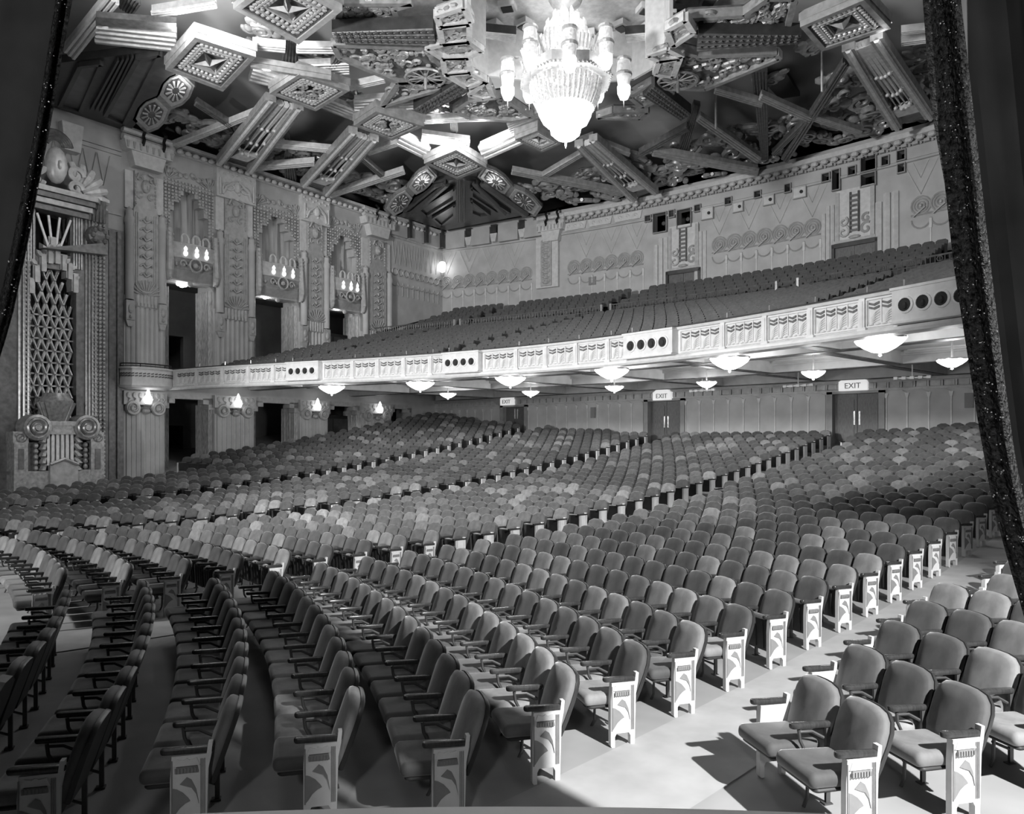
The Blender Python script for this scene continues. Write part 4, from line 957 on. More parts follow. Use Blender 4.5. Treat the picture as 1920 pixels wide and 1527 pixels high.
# ring frieze, festoon, pendant triangles, panels; skipping the doorways
skip = [(rup(1222, 470)[0], rup(1340, 470)[0]), (rup(1540, 400)[0], rup(1694, 400)[0]), (rup(1006, 470)[0], rup(1052, 470)[0])]
def clear(X): return all(not (a - .2 < X < b + .2) for a, b in skip)
gr = MB(); gl = MB()
for k, X in enumerate(np.arange(-23.0, 14, .86)):
    if not clear(X): continue
    f = RU(X); gr.fr(f.o, *f.B); gl.fr(f.o, *f.B)
    for R in (.42, .3, .17): gr.arc((0, .03 + .05 * (.42 - R), 13.62), R, .045, 0, 2 * math.pi, 14, 5)
    gr.ell((0, .05, 13.62), .09, .07, .09, 6, 4); gr.bar((-.30, .12, 13.12), (.22, .12, 13.5), .05, .08, (0, 1, 0))
    gr.arc((0, .03, 12.98), .42, .04, math.pi, 2 * math.pi, 8, 4); gr.tube([(-.43, .04, 13.2), (.43, .04, 13.2)], .04, 4)
    gl.box(.40, .46, 0, .04, 10.4, 12.6); gl.box(.37, .49, 0, .07, 12.5, 12.95)
    if k % 2 == 0: gl.tube([(-.75, .02, 15.7), (0, .03, 14.15), (.75, .02, 15.7)], .03, 4); gl.tube([(-.35, .02, 15.7), (0, .03, 14.9), (.35, .02, 15.7)], .02, 4)
gr.build('ring_frieze', M['relief'], wall_up, kind='stuff'); gl.build('panel_battens', M['relief_lt'], wall_up, kind='stuff')
# pale pilaster at the end of the corner bay
a, b = rup(1008, 470)[0], rup(1050, 470)[0]; f = RU((a + b) / 2); L = (b - a) / 2
t = thing('rear_pilaster', 'pale pilaster with carved strip at the end of the corner bay', 'pilaster', f.o + UP * 12.5)
g = RU((a + b) / 2); g.box(-L, L, 0, .25, 12.5, 15.75); g.build('slab', M['relief_lt'], t)
g = RU((a + b) / 2); g.box(-L * .5, L * .45, .25, .36, 12.6, 15.5)
for k in range(9): g.ell((0, .38, 12.8 + .32 * k), L * .3, .1, .11, 6, 4); g.arc((-L * .25, .36, 12.9 + .32 * k), .1, .04, 0, 5, 7, 4); g.arc((L * .22, .36, 12.9 + .32 * k), .1, .04, 2, 7, 7, 4)
g.build('carved_strip', M['relief'], t)
# doors with ornament and fluted side strips
for n, (x0, x1, yt, ox, oy0, oy1, fl) in enumerate(((1255, 1311, 513, 1284, 425, 508, ((1226, 1254), (1302, 1326))), (1567, 1643, 452, 1606, 356, 446, ((1541, 1566), (1641, 1688))))):
    a, zt = rup(x0, yt); b, _ = rup(x1, yt); m = (a + b) / 2; L = (b - a) / 2; zt = 12.3; z0 = 10.5
    g = RU(m); g.box(-L - .15, -L, 0, .2, z0, zt + .15); g.box(L, L + .15, 0, .2, z0, zt + .15); g.box(-L - .15, L + .15, 0, .2, zt, zt + .2)
    d = g.build('door_%d' % (7 + n), M['cove'], kind='structure', label='double door at the top of the balcony below a carved ladder ornament, %s' % ('partly lower' if n == 0 else 'larger'), category='door')
    for s0, s1 in ((-L, -.02), (.02, L)):
        g = RU(m); g.box(s0, s1, .01, .07, z0, zt); g.box(s0 + .15, s1 - .15, .07, .09, z0 + .3, zt - .25); g.build('door_leaf', M['door'], d)
    t = thing('overdoor_ornament', 'carved ladder and scroll ornament above the %s balcony door' % ('lower' if n == 0 else 'larger'), 'ornament', RU(m).o + UP * zt)
    z1 = rup(ox, oy0)[1]; zb = zt + .35
    g = RU(m); g.box(-.9, .9, 0, .1, zb, z1 + .1); g.build('slab', M['relief_lt'], t)
    for sg in (-1, 1): g = RU(m); g.tube([(sg * .2, .15, zb + .3), (sg * .2, .15, z1 - .1)], .05, 5); g.build('ladder_rail', M['giltdk'], t)
    for k in range(8): g = RU(m); zz = zb + .4 + k * (z1 - zb - .7) / 7; g.box(-.2, .2, .1, .2, zz - .05, zz + .05); g.build('ladder_rung', M['giltdk'], t)
    for sg in (-1, 1):
        for k, (zz, R) in enumerate(((zb + .4, .32), (zb + .9, .24))): g = RU(m); g.arc((sg * .55, .12, zz), R, .07, 1, 1 + sg * 6.5, 12, 5, R1=.05); g.build('scroll', M['relief'], t)
        g = RU(m); g.box(sg * .85 - .1, sg * .85 + .1, .1, .16, zb, z1); g.build('side_strip', M['relief'], t)
    g = RU(m); g.box(-1.0, 1.0, 0, .16, zt + .22, zt + .36); g.ell((0, .18, zt + .42), .3, .1, .1, 8, 4); g.build('shelf', M['relief'], t)
    for (p0, p1) in fl:
        c0, c1 = rup(p0, 480)[0], rup(p1, 480)[0]; w = (c1 - c0); kk = max(3, int(w / .3)); g = RU((c0 + c1) / 2)
        for k in range(kk): g.tube([((k + .5) / kk * w - w / 2, .03, z0), ((k + .5) / kk * w - w / 2, .03, 14.7 - .35 * abs(k - kk / 2))], w / kk * .45, 6)
        g.build('fluted_strip', M['relief_lt'], wall_up, kind='stuff')
X, z = rup(1111, 527); g = RU(X); g.box(-.25, .25, 0, .06, z - .25, z + .25)
for k in range(6): g.box(-.22, .22, .06, .08, z - .22 + k * .08, z - .18 + k * .08)
g.build('vent_grille', M['hall'], label='square dark vent grille on the wall behind the balcony', category='vent')
# projection ports: framed openings, some shuttered
PORTS = [(1212, 406, 1222, 416, 0), (1227, 401, 1251, 436, 0), (1257, 396, 1266, 408, 0), (1272, 394, 1297, 427, 0), (1305, 386, 1315, 397, 0), (1362, 372, 1373, 384, 0), (1417, 360, 1428, 371, 0), (1474, 347, 1484, 361, 0), (1490, 353, 1512, 371, 1), (1434, 369, 1452, 384, 1),
         (1318, 392, 1338, 411, 1), (1377, 382, 1394, 397, 1), (1544, 327, 1557, 341, 0), (1563, 320, 1576, 357, 0), (1593, 314, 1606, 329, 0), (1617, 294, 1644, 321, 0), (1617, 327, 1643, 349, 0), (1656, 295, 1668, 311, 0), (1685, 284, 1699, 301, 0), (1686, 309, 1698, 324, 0)]
CUT = MB(); PX = []
for x0, y0, x1, y1, k in PORTS:
    a, zt = rup(x0, (y0 + y1) / 2); b, _ = rup(x1, (y0 + y1) / 2); m = (a + b) / 2; L = (b - a) / 2; zt = rup((x0 + x1) / 2, y0)[1]; zb = rup((x0 + x1) / 2, y1)[1]
    g = RU(m); e = .05
    for q in ((-L - e, -L, zb - e, zt + e), (L, L + e, zb - e, zt + e), (-L, L, zt, zt + e), (-L, L, zb - e, zb)): g.box(q[0], q[1], 0, .2, q[2], q[3])
    pt = g.build('projection_port', M['plaster'] if k else M['plaster_dk'], wall_up)
    if k: g = RU(m); g.box(-L, L, .01, .17, zb, zt); g.build('port_shutter', M['relief_lt'], pt)
    else: f = RU(m); CUT.fr(f.o, *f.B); CUT.box(-L, L, -.9, .6, zb, zt); PX += [a, b]
    if k: g = RU(m); g.lathe([(.09, 0), (.09, .22), (.001, .22)], 8, (.12, 0, (zb + zt) / 2), ax='y'); g.build('port_lens', M['dark'], pt)
    elif L > .35: g = RU(m); g.lathe([(.12, -2.8), (.12, -.15), (.001, -.15)], 8, (.1, 0, (zb + zt) / 2), ax='y'); g.build('port_lens', M['iron'], pt)
# the ports are real openings through the wall into the projection booth
cutter = CUT.build('cutter', M['plaster'])
for o in [wall_up] + [c for c in wall_up.children if c.name.split('.')[0] in ('cornice_band', 'frieze')]:
    md = o.modifiers.new('ports', 'BOOLEAN'); md.operation = 'DIFFERENCE'; md.solver = 'EXACT'; md.object = cutter
    bpy.context.view_layer.update(); me = bpy.data.meshes.new_from_object(o.evaluated_get(bpy.context.evaluated_depsgraph_get())); o.modifiers.clear(); o.data = me; me.polygons.foreach_set('use_smooth', [False] * len(me.polygons))
bpy.data.objects.remove(cutter)
b0, b1 = min(PX) - 1.2, max(PX) + 1.2; bf = rear_frames(b0, b1, 24); g = MB()
g.sweep([(-3.0, 13.3), (-3.0, 17.4), (-3.1, 17.4), (-3.1, 13.3)], bf); g.sweep([(-.4, 13.3), (-3.1, 13.3), (-3.1, 13.2), (-.4, 13.2)], bf); g.sweep([(-.4, 17.3), (-3.1, 17.3), (-3.1, 17.4), (-.4, 17.4)], bf)
for X in (b0, b1): f = RU(X); g.fr(f.o, *f.B); g.box(-.05, .05, -3.1, -.4, 13.2, 17.4)
g.build('projection_booth', M['dark'], wall_up)  # near-black walls keep the ports dark: the booth's shade is in the colour
# blocks of the corner cornice (rear and side), with dark wooden boxes between them
def corb(fr_, s_, w, z0, z1, d, mt, nm, par): g = fr_; g.prism([(s_ - w / 2, z1), (s_ + w / 2, z1), (s_ + w * .36, z0), (s_ - w * .36, z0)], 0, d); return g.build(nm, mt, par)
for x0, x1 in ((832, 862), (868, 892), (898, 915), (922, 945), (950, 968), (972, 1000)):
    pass
for i, X in enumerate((-22.2, -20.3, -18.2, -16.3)):
    g = RU(X); g.box(-.75, .75, 0, .3, 15.9, 17.0 - .0); g.build('corner_block', M['plaster'], wall_up)
    g = RU(X); g.prism([(.8, 16.5), (1.35, 16.5), (1.22, 15.95), (.93, 15.95)], 0, .35); g.build('corner_corbel', M['relief_lt'], wall_up)
    g = RU(X); g.box(.85, 1.3, 0, .32, 16.55, 17.1); g.build('corner_dark_box', M['cove'], wall_up)
for i, s_ in enumerate((16.8, 18.4, 20.0)):
    g = LW(); g.box(s_ - .7, s_ + .7, 0, .3, 15.9, 17.0); g.build('corner_block', M['plaster'], wall_left)
    g = LW(); g.box(s_ + .72, s_ + .95, 0, .5, 15.95, 17.2); g.build('corner_dark_box', M['cove'], wall_left)
# large corbels with clamps at the ends of the corner bays
def corbel(fr_, s_, w, lab):
    o = fr_.o + fr_.B[0] * s_ + UP * 15.3; t = thing('cornice_corbel', lab, 'corbel', o, 'large corbels of the cornice')
    g = MB(fr_.o, *fr_.B); g.prism([(s_ - w * .55, 16.45), (s_ + w * .55, 16.45), (s_ + w * .5, 16.05), (s_ - w * .5, 16.05)], 0, .55); g.prism([(s_ - w * .38, 16.05), (s_ + w * .38, 16.05), (s_ + w * .30, 15.4), (s_ - w * .30, 15.4)], 0, .45); g.build('bracket', M['relief_lt'], t)
    for k in range(8): x = s_ - w * .48 + k * w * .96 / 7; g = MB(fr_.o, *fr_.B); g.prism([(x - .06, 16.40), (x + .06, 16.40), (x + .03, 16.1), (x - .03, 16.1)], .55, .6); g.build('dentil', M['relief'], t)
    for z in (16.6, 16.95): g = MB(fr_.o, *fr_.B); g.tube([(s_ - w * .55, .35, z), (s_ + w * .55, .35, z)], .16, 8); g.build('bead_roll', M['gilt_lt'], t)
    for q in (-.15, .3): g = MB(fr_.o, *fr_.B); g.tube([(s_ + q * w, .45, 16.3), (s_ + q * w, .62, 16.6), (s_ + q * w + .05, .45, 16.85), (s_ + q * w + .05, .66, 17.1), (s_ + q * w + .02, .45, 17.3)], .08, 6); g.build('clamp', M['black'], t)
corbel(LW(), 0, 2.2, 'large pale corbel with two black clamps over the first carved pilaster'); corbel(LW(), 14.9, 2.4, 'large pale corbel with two black clamps over the fourth carved pilaster'); corbel(RU(-15.0), 0, 1.8, 'large pale corbel with two black clamps over the rear pilaster')
for s_ in (-3.4, -5.2): corbel_ = LW(); corb(corbel_, s_, .9, 15.2, 16.4, .45, M['relief_lt'], 'small_corbel', wall_left)
g = LW(); g.box(-8, -1.1, 0, .1, 15.74, 15.9); g.build('cornice_band', M['plaster'], wall_left)
g = LW()
for k in range(8): s_ = -1.9 - k * .6; g.arc((s_, .03, 13.5), .22, .05, 0, 6.28, 12, 4); g.tube([(s_ - .28, .02, 15.6), (s_, .03, 14.2), (s_ + .28, .02, 15.6)], .025, 4)
g.box(-6, -1.1, 0, .06, 13.0, 13.1); g.build('wall_relief', M['relief'], wall_left, kind='stuff')
g = LW(); g.box(-8, -1.1, 0, .08, 15.95, 16.7); g.build('frieze', M['plaster'], wall_left)
# ------------------------------------------------------------------ ceiling
g = MB(); g.box(-26, 24.2, 13.0, 56.5, 18.7, 19.0); ceil = g.build('ceiling', M['sky'], kind='structure', label='ornate coffered ceiling of gilt lattice, medallions and beams over a painted sky', category='ceiling')
ZC = 16.9
def cq(pts, z=ZC): return [on_z(x, y, z) for x, y in pts]
def slab(pts, z, h, mt, nm, par=None, top=1.0, z_from=None):
    P = cq(pts, z); n = len(P); g = MB()
    g.add([(p[0], p[1], z) for p in P] + [(p[0], p[1], z + h) for p in P], [list(range(n)), list(range(2 * n - 1, n - 1, -1))] + [(i, n + i, n + (i + 1) % n, (i + 1) % n) for i in range(n)])
    return g.build(nm, M[mt], par if par is not None else ceil)
def beam(q, mt, z=ZC, h=.2, fl=3, nm='beam', ridge=None, z2=None):
    """q: four picture corners start-left, start-right, end-right, end-left on the plane z (z2 at the end)"""
    z2 = z if z2 is None else z2
    A = on_z(*q[0], z); B = on_z(*q[1], z); C_ = on_z(*q[2], z2); D = on_z(*q[3], z2)
    g = MB(); up = UP * h
    g.add([A, B, C_, D, A + up, B + up, C_ + up, D + up], [(0, 1, 2, 3), (7, 6, 5, 4), (0, 4, 5, 1), (1, 5, 6, 2), (2, 6, 7, 3), (3, 7, 4, 0)])
    o = g.build(nm, M[mt], ceil)
    for k in range(fl):
        t = (k + .5) / fl; p0 = A * (1 - t) + B * t; p1 = D * (1 - t) + C_ * t; w0 = np.linalg.norm(B - A) / fl * .36; w1 = np.linalg.norm(C_ - D) / fl * .36
        g = MB(); g.tube([p0, p1], [max(w0, .02), max(w1, .02)], 6); g.build('flute', M[ridge or mt], o)
    return o
def ln(x0, y0, x1, y1, w, mt, w1=None, **k):
    """straight bar between two picture points, w = apparent width"""
    dx, dy = x1 - x0, y1 - y0; L = math.hypot(dx, dy); nx_, ny_ = -dy / L * .5, dx / L * .5; w1 = w if w1 is None else w1
    return beam([(x0 + nx_ * w, y0 + ny_ * w), (x0 - nx_ * w, y0 - ny_ * w), (x1 - nx_ * w1, y1 - ny_ * w1), (x1 + nx_ * w1, y1 + ny_ * w1)], mt, **k)
# --- medallions: nested square frames, stepped down
def medallion(corners, lab, tone='gilt', star=True, z=16.35, skirt=.5):
    P = cq(corners, z); c = sum(P) / 4; o = c.copy(); root = None
    def ring(s0, s1, z0, z1, mt, nm, par):
        g = MB(); a = [c + (p - c) * s0 for p in P]; b = [c + (p - c) * s1 for p in P]
        V_ = [(p[0], p[1], z0) for p in a] + [(p[0], p[1], z0) for p in b] + [(p[0], p[1], z1) for p in b] + [(p[0], p[1], z1) for p in a]
        F_ = []
        for k in range(4):
            for i in range(4): i2 = (i + 1) % 4; F_.append((k * 4 + i, k * 4 + i2, ((k + 1) % 4) * 4 + i2, ((k + 1) % 4) * 4 + i))
        g.add(V_, F_); return g.build(nm, M[mt], par)
    root = ring(1.0, .84, z, z + .28, tone, 'medallion', ceil)
    ring(1.03, .95, z + .2, z + skirt, 'gilt', 'skirt', root)
    ring(.84, .78, z + .05, z + .3, 'giltdk', 'frame_step', root); ring(.78, .62, z + .10, z + .3, tone, 'frame_step', root); ring(.62, .57, z + .02, z + .3, 'gilt_lt', 'frame_step', root)
    ring(.57, .46, z + .14, z + .3, 'giltdk', 'frame_step', root); ring(.46, .40, z + .08, z + .3, 'gilt_lt', 'frame_step', root)
    g = MB(); g.add([(p[0], p[1], z + .22) for p in [c + (q - c) * .9 for q in P]], [(0, 1, 2, 3)]); g.build('back_plate', M['giltdk'], root)
    for s_, n in ((.70, 9), (.515, 7)):
        g = MB()
        for i in range(4):
            a, b = c + (P[i] - c) * s_, c + (P[(i + 1) % 4] - c) * s_
            for k in range(n): q = a + (b - a) * (k + .5) / n; g.ell((q[0], q[1], z + .07), .09 * s_ + .03, .09 * s_ + .03, .06, 6, 4)
        g.build('beads', M['gilt_lt'], root, kind='stuff')
    if star:
        for i in range(4):
            g = MB(); q = c + (P[i] - c) * .38; a = c + (P[(i + 1) % 4] - c) * .09; b = c + (P[i - 1] - c) * .09; g.add([(q[0], q[1], z + .1), (a[0], a[1], z + .1), (c[0], c[1], z - .06), (b[0], b[1], z + .1), (c[0], c[1], z + .2)], [(0, 1, 2), (0, 2, 3), (0, 3, 4), (0, 4, 1)]); g.build('star_point', M['giltdk'] if i % 2 else M['gilt_lt'], root)
    else:
        for k in range(10):
            q = c + (P[k % 4] - c) * rnd.uniform(.08, .34) + (P[(k + 1) % 4] - c) * rnd.uniform(-.1, .12); g = MB(); g.arc((q[0], q[1], z + .06), .22, .06, rnd.uniform(0, 6), rnd.uniform(7, 10), 9, 5, 'xy', R1=.05); g.build('scroll', M['gilt'], root)
    return root, c, P
MED = {}
for key, cor, st, tone in (('a', [(310, 131), (418, 172), (480, 107), (365, 70)], True, 'gilt'), ('b', [(437, 17), (560, 84), (642, 20), (520, -45)], True, 'gilt_lt'), ('c', [(505, 176), (592, 209), (655, 171), (560, 140)], False, 'gilt'),
                           ('d', [(663, 236), (735, 264), (795, 237), (705, 209)], False, 'gilt'), ('e', [(795, 307), (858, 337), (912, 315), (855, 281)], True, 'gilt'), ('f', [(1500, 51), (1541, 97), (1671, 54), (1620, 0)], True, 'gilt'), ('g', [(965, 262), (1016, 286), (1052, 270), (1008, 245)], True, 'gilt')):
    MED[key] = medallion(cor, '', tone, st)
# --- torch beams: twin rails with spikes and pearls
def torch(l0, l1, r0, r1, n=4, z=16.75):
    o = beam([l0, r0, r1, l1], 'giltdk', z + .25, .3, 0, 'torch_bed')
    for a, b in ((l0, l1), (r0, r1)):
        A, B = on_z(*a, z), on_z(*b, z); g = MB(); g.bar(A, B, .42, .34); g.build('torch_rail', M['gilt'], o); g = MB(); g.tube([A - UP * .18, B - UP * .18], .1, 6); g.build('torch_moulding', M['gilt_lt'], o)
    A, B, C_, D = on_z(*l0, z), on_z(*r0, z), on_z(*r1, z), on_z(*l1, z)
    for k in range(n):
        t = (k + 1) / (n + 1); p0 = D * (1 - t) + C_ * t; p1 = A * (1 - t) + B * t; f0, f1 = .03, .62 + .16 * math.sin(math.pi * t)
        a, b = p0 * (1 - f0) + p1 * f0, p0 * (1 - f1) + p1 * f1; g = MB(); g.tube([a, (a + b) / 2, b], [.16, .10, .02], 6); g.build('spike', M['gilt_lt'], o)
        for f in (.45, .75, 1.0): q = a * (1 - f) + b * f; g = MB(); g.ell((q[0], q[1], q[2] - .1), .09, .09, .09, 6, 4); g.build('pearl', M['relief_lt'], o)
    q = (A + B) / 2 * .82 + (C_ + D) / 2 * .18; g = MB(); g.cb(q[0], q[1], z, .45, .45, .12); g.build('torch_foot', M['gilt_lt'], o)
torch((414, 300), (508, 182), (470, 318), (560, 198)); torch((570, 344), (662, 244), (612, 361), (702, 258)); torch((1682, 236), (1590, 86), (1745, 216), (1643, 66), 6)
torch((1188, 372), (1085, 268), (1228, 358), (1112, 258)); 
# --- straight beams of the lattice
for x0, y0, x1, y1, w, mt in ((320, 277, 478, 214, 9, 'gilt_lt'), (367, 194, 432, 236, 9, 'giltdk'), (512, 272, 628, 283, 8, 'gilt_lt'), (470, 316, 590, 306, 9, 'gilt_lt'), (620, 366, 757, 322, 9, 'gilt_lt'), (677, 297, 717, 331, 8, 'giltdk'),
                              (691, 287, 757, 266, 8, 'gilt_lt'), (473, 86, 535, 92, 13, 'gilt_lt'), (556, 93, 626, 94, 13, 'gilt_lt'), (657, 165, 722, 151, 9, 'gilt_lt'), (960, 322, 1165, 362, 9, 'gilt'), (1008, 338, 1090, 290, 8, 'gilt'),
                              (775, 228, 930, 221, 9, 'gilt_lt'), (1341, 170, 1428, 196, 11, 'gilt'), (1426, 182, 1520, 224, 12, 'gilt'), (1521, 220, 1614, 250, 10, 'gilt'), (1310, 222, 1422, 300, 13, 'gilt'), (1586, 121, 1471, 300, 14, 'giltdk'), (1225, 285, 1420, 322, 13, 'gilt'),
                              (1130, 270, 1180, 290, 7, 'gilt'), (285, 27, 405, 8, 14, 'gilt_lt'), (130, 102, 212, 0, 30, 'relief_lt'), (1690, 62, 1735, 57, 8, 'relief_lt'), (1690, 82, 1738, 76, 9, 'relief_lt'), (637, 103, 600, 165, 14, 'giltdk'), (1200, 290, 1290, 240, 10, 'giltdk'), (1450, 290, 1560, 180, 8, 'giltdk')):
    ln(x0, y0, x1, y1, w, mt, fl=3)
for x0, y0, x1, y1, w, w1, mt in ((545, 75, 542, 126, 22, 34, 'giltdk'), (537, 244, 545, 341, 6, 24, 'giltdk'), (1424, 135, 1434, 300, 30, 14, 'giltdk'), (1307, 197, 1278, 292, 13, 20, 'giltdk'), (848, 195, 852, 250, 12, 14, 'giltdk'), (236, 22, 250, 0, 30, 34, 'giltdk')):
    ln(x0, y0, x1, y1, w, mt, w1, fl=5, z=17.2)
# --- deep fluted wedge boxes pointing at the chandelier
def wedge(a0, a1, b1, b0, drop):
    o = beam([a0, a1, b1, b0], 'cove', 16.45, .42, 7, 'wedge_box', 'giltdk')
    A, B, C_, D = (on_z(*p, 16.4) for p in (a0, a1, b1, b0))
    for t in (.2, .5, .8):
        p0, p1 = A * (1 - t) + B * t, D * (1 - t) + C_ * t; g = MB(); n_ = int(np.linalg.norm(p1 - p0) / .22)
        for k in range(n_): q = p0 + (p1 - p0) * (k + .5) / n_; g.cb(q[0], q[1], q[2], .05, .05, .03)
        g.build('bead_row', M['giltdk'], o, kind='stuff')
for q in (((622, 60), (630, 80), (818, 86), (812, 52)), ((775, 205), (800, 214), (878, 172), (862, 152)), ((1502, 66), (1498, 82), (1306, 96), (1310, 62)), ((1296, 214), (1276, 226), (1205, 180), (1228, 160))): wedge(*q, .5)
for q in (((902, 58), (912, 72), (966, 80), (968, 64)), ((1246, 58), (1236, 72), (1176, 80), (1172, 64))): beam(q, 'cove', 17.6, .3, 5, 'wedge_box', 'gilt_lt')
# --- ornamental lattice fields
def field(pts, z, mt, n, nm='lattice_field', edge='gilt'):
    o = slab(pts, z, .25, mt, nm); P = cq(pts, z); m = len(P)
    for i in range(m):
        g = MB(); g.bar(P[i] - UP * .02, P[(i + 1) % m] - UP * .02, .2, .3); g.build('moulding', M[edge], o)
    xs = [p[0] for p in P]; ys = [p[1] for p in P]
    def inside(x, y):
        r = False
        for i in range(m):
            a, b = P[i], P[(i + 1) % m]
            if (a[1] > y) != (b[1] > y) and x < (b[0] - a[0]) * (y - a[1]) / (b[1] - a[1]) + a[0]: r = not r
        return r
    g = MB(); c = 0; tr = 0
    while c < n and tr < n * 30:
        tr += 1; x, y = rnd.uniform(min(xs), max(xs)), rnd.uniform(min(ys), max(ys))
        if inside(x, y):
            c += 1
            if c % 3: g.arc((x, y, z - .04), rnd.uniform(.15, .32), rnd.uniform(.05, .08), rnd.uniform(0, 6), rnd.uniform(6, 11), 9, 5, 'xy', R1=.05)
            else: g.ell((x, y, z - .03), rnd.uniform(.1, .26), rnd.uniform(.08, .2), .09, 7, 4)
    g.build('foliage', M['gilt'], o, kind='stuff'); return o
field([(625, 78), (637, 102), (747, 149), (832, 146), (828, 118), (802, 92), (812, 84)], 16.75, 'giltdk', 60)
field([(747, 149), (717, 194), (775, 176), (868, 150), (832, 146)], 16.75, 'giltdk', 40)
field([(640, 0), (632, 40), (690, 48), (748, 38), (738, 10), (772, 0)], 17.1, 'giltdk', 60)
field([(1262, 48), (1290, 28), (1395, 22), (1440, -10), (1490, -10), (1478, 40), (1460, 60), (1310, 60)], 16.9, 'giltdk', 70)
field([(1251, 84), (1306, 98), (1455, 96), (1462, 104), (1322, 162), (1275, 160), (1232, 132)], 16.8, 'giltdk', 60)
field([(852, 203), (878, 184), (940, 176), (996, 214), (960, 222), (880, 216)], 16.8, 'giltdk', 40)
field([(1120, 216), (1150, 206), (1215, 205), (1200, 218)], 16.8, 'giltdk', 16)
field([(1180, 176), (1225, 150), (1262, 168), (1205, 196)], 16.8, 'giltdk', 20)
for q in ([(818, 24), (870, 6), (884, 34), (826, 42)], [(823, 44), (880, 38), (880, 70), (830, 76)], [(800, 84), (830, 76), (880, 72), (904, 90), (872, 102), (828, 102)], [(830, 104), (878, 102), (882, 128), (834, 132)], [(836, 134), (882, 130), (910, 146), (876, 158)], [(1250, 50), (1285, 30), (1300, 54), (1262, 80)], [(1214, 98), (1252, 86), (1280, 100), (1236, 108)], [(1236, 108), (1275, 104), (1262, 138), (1228, 132)], [(880, 172), (912, 146), (925, 176), (905, 180)]): field(q, 16.5, 'gilt', 14, 'star_frame', 'gilt_lt')
# --- recess around the chandelier
INN = [(876, 44), (877, 68), (906, 89), (881, 104), (881, 125), (912, 144), (1050, 162), (1188, 151), (1227, 129), (1236, 105), (1214, 96), (1251, 83), (1262, 48)]
P = [on_z(x, y, 16.55) for x, y in INN]; cy = 36.25; P = P + [np.array([p[0] * .9, 2 * cy - p[1] - 2.0, p[2]]) for p in P[::-1] if 2 * cy - p[1] - 2.0 < 34]
n = len(P)
for i in range(len(INN) - 1):
    a, b = P[i], P[i + 1]; g = MB(); t = (b - a) / np.linalg.norm(b - a); o_ = np.cross(t, UP) * .12
    g.add([a, b, b + UP * 1.9, a + UP * 1.9, a + o_, b + o_, b + o_ + UP * 1.9, a + o_ + UP * 1.9], [(0, 1, 2, 3), (7, 6, 5, 4), (0, 4, 5, 1), (1, 5, 6, 2), (2, 6, 7, 3), (3, 7, 4, 0)]); w_ = g.build('recess_wall', M['relief_lt'], ceil)
    for zz in (.5, .95, 1.4): g = MB(); g.bar(a + UP * zz - o_ * .5, b + UP * zz - o_ * .5, .12, .12); g.build('moulding', M['gilt_lt'], w_)
c = np.array([0, 36.25, 0]); g = MB(); g.lathe([(6.8, 18.45), (3.0, 18.5), (.1, 18.5)], 16, (0, 37.0, 0)); rc = g.build('recess_dome', M['gilt_lt'], ceil)
for r_, n_ in ((2.6, 12), (3.6, 16), (4.6, 20)):
    for k in range(n_):
        q = 2 * math.pi * (k + .5 * (r_ > 3)) / n_; g = MB((r_ * math.cos(q), 37.0 + r_ * math.sin(q), 18.3), (math.cos(q), math.sin(q), 0), (-math.sin(q), math.cos(q), 0))
        g.cb(0, 0, 0, .30, .26, .1); fr_ = g.build('dome_coffer', M['relief_lt'], rc); g = MB((r_ * math.cos(q), 37.0 + r_ * math.sin(q), 18.18), (math.cos(q), math.sin(q), 0), (-math.sin(q), math.cos(q), 0)); g.cb(0, 0, 0, .2, .17, .03); g.build('coffer_panel', M['cove'], fr_)
# --- corner canopies of dark panelled wood
def canopy(outer, panels, lab):
    o = slab(outer, 17.0, .3, 'cove', 'corner_canopy'); 
    for p in panels:
        q = slab(p, 16.92, .1, 'cove_panel', 'canopy_panel', o); P = cq(p, 16.9)
        for i in range(len(P)): g = MB(); g.bar(P[i], P[(i + 1) % len(P)], .16, .2); g.build('moulding', M['cove'], q)
canopy([(100, 205), (112, 118), (302, 94), (330, 140), (240, 250), (100, 220)], [[(112, 198), (150, 122), (190, 118), (150, 208)], [(197, 216), (258, 108), (300, 100), (232, 232)]], '')
for k in range(4): ln(170 + k * 9, 208 + k * 2, 222 + k * 9, 114 - k * 2, 4, 'cove', fl=0, z=16.85)
canopy([(742, 404), (795, 345), (860, 336), (912, 345), (1000, 402), (960, 408), (835, 432), (770, 412)], [[(786, 392), (852, 352), (852, 372), (800, 404)], [(812, 408), (852, 384), (852, 402), (828, 422)], [(884, 352), (884, 366), (930, 396), (956, 398)], [(884, 376), (884, 398), (900, 404), (918, 402)], [(758, 396), (815, 350), (836, 346), (776, 398)]], '')
ln(866, 336, 866, 416, 16, 'cove', fl=2, z=16.8)
for x0, y0, x1, y1 in ((905, 345, 985, 402), (890, 345, 945, 400), (838, 345, 770, 402)): ln(x0, y0, x1, y1, 7, 'cove', fl=1, z=16.85)
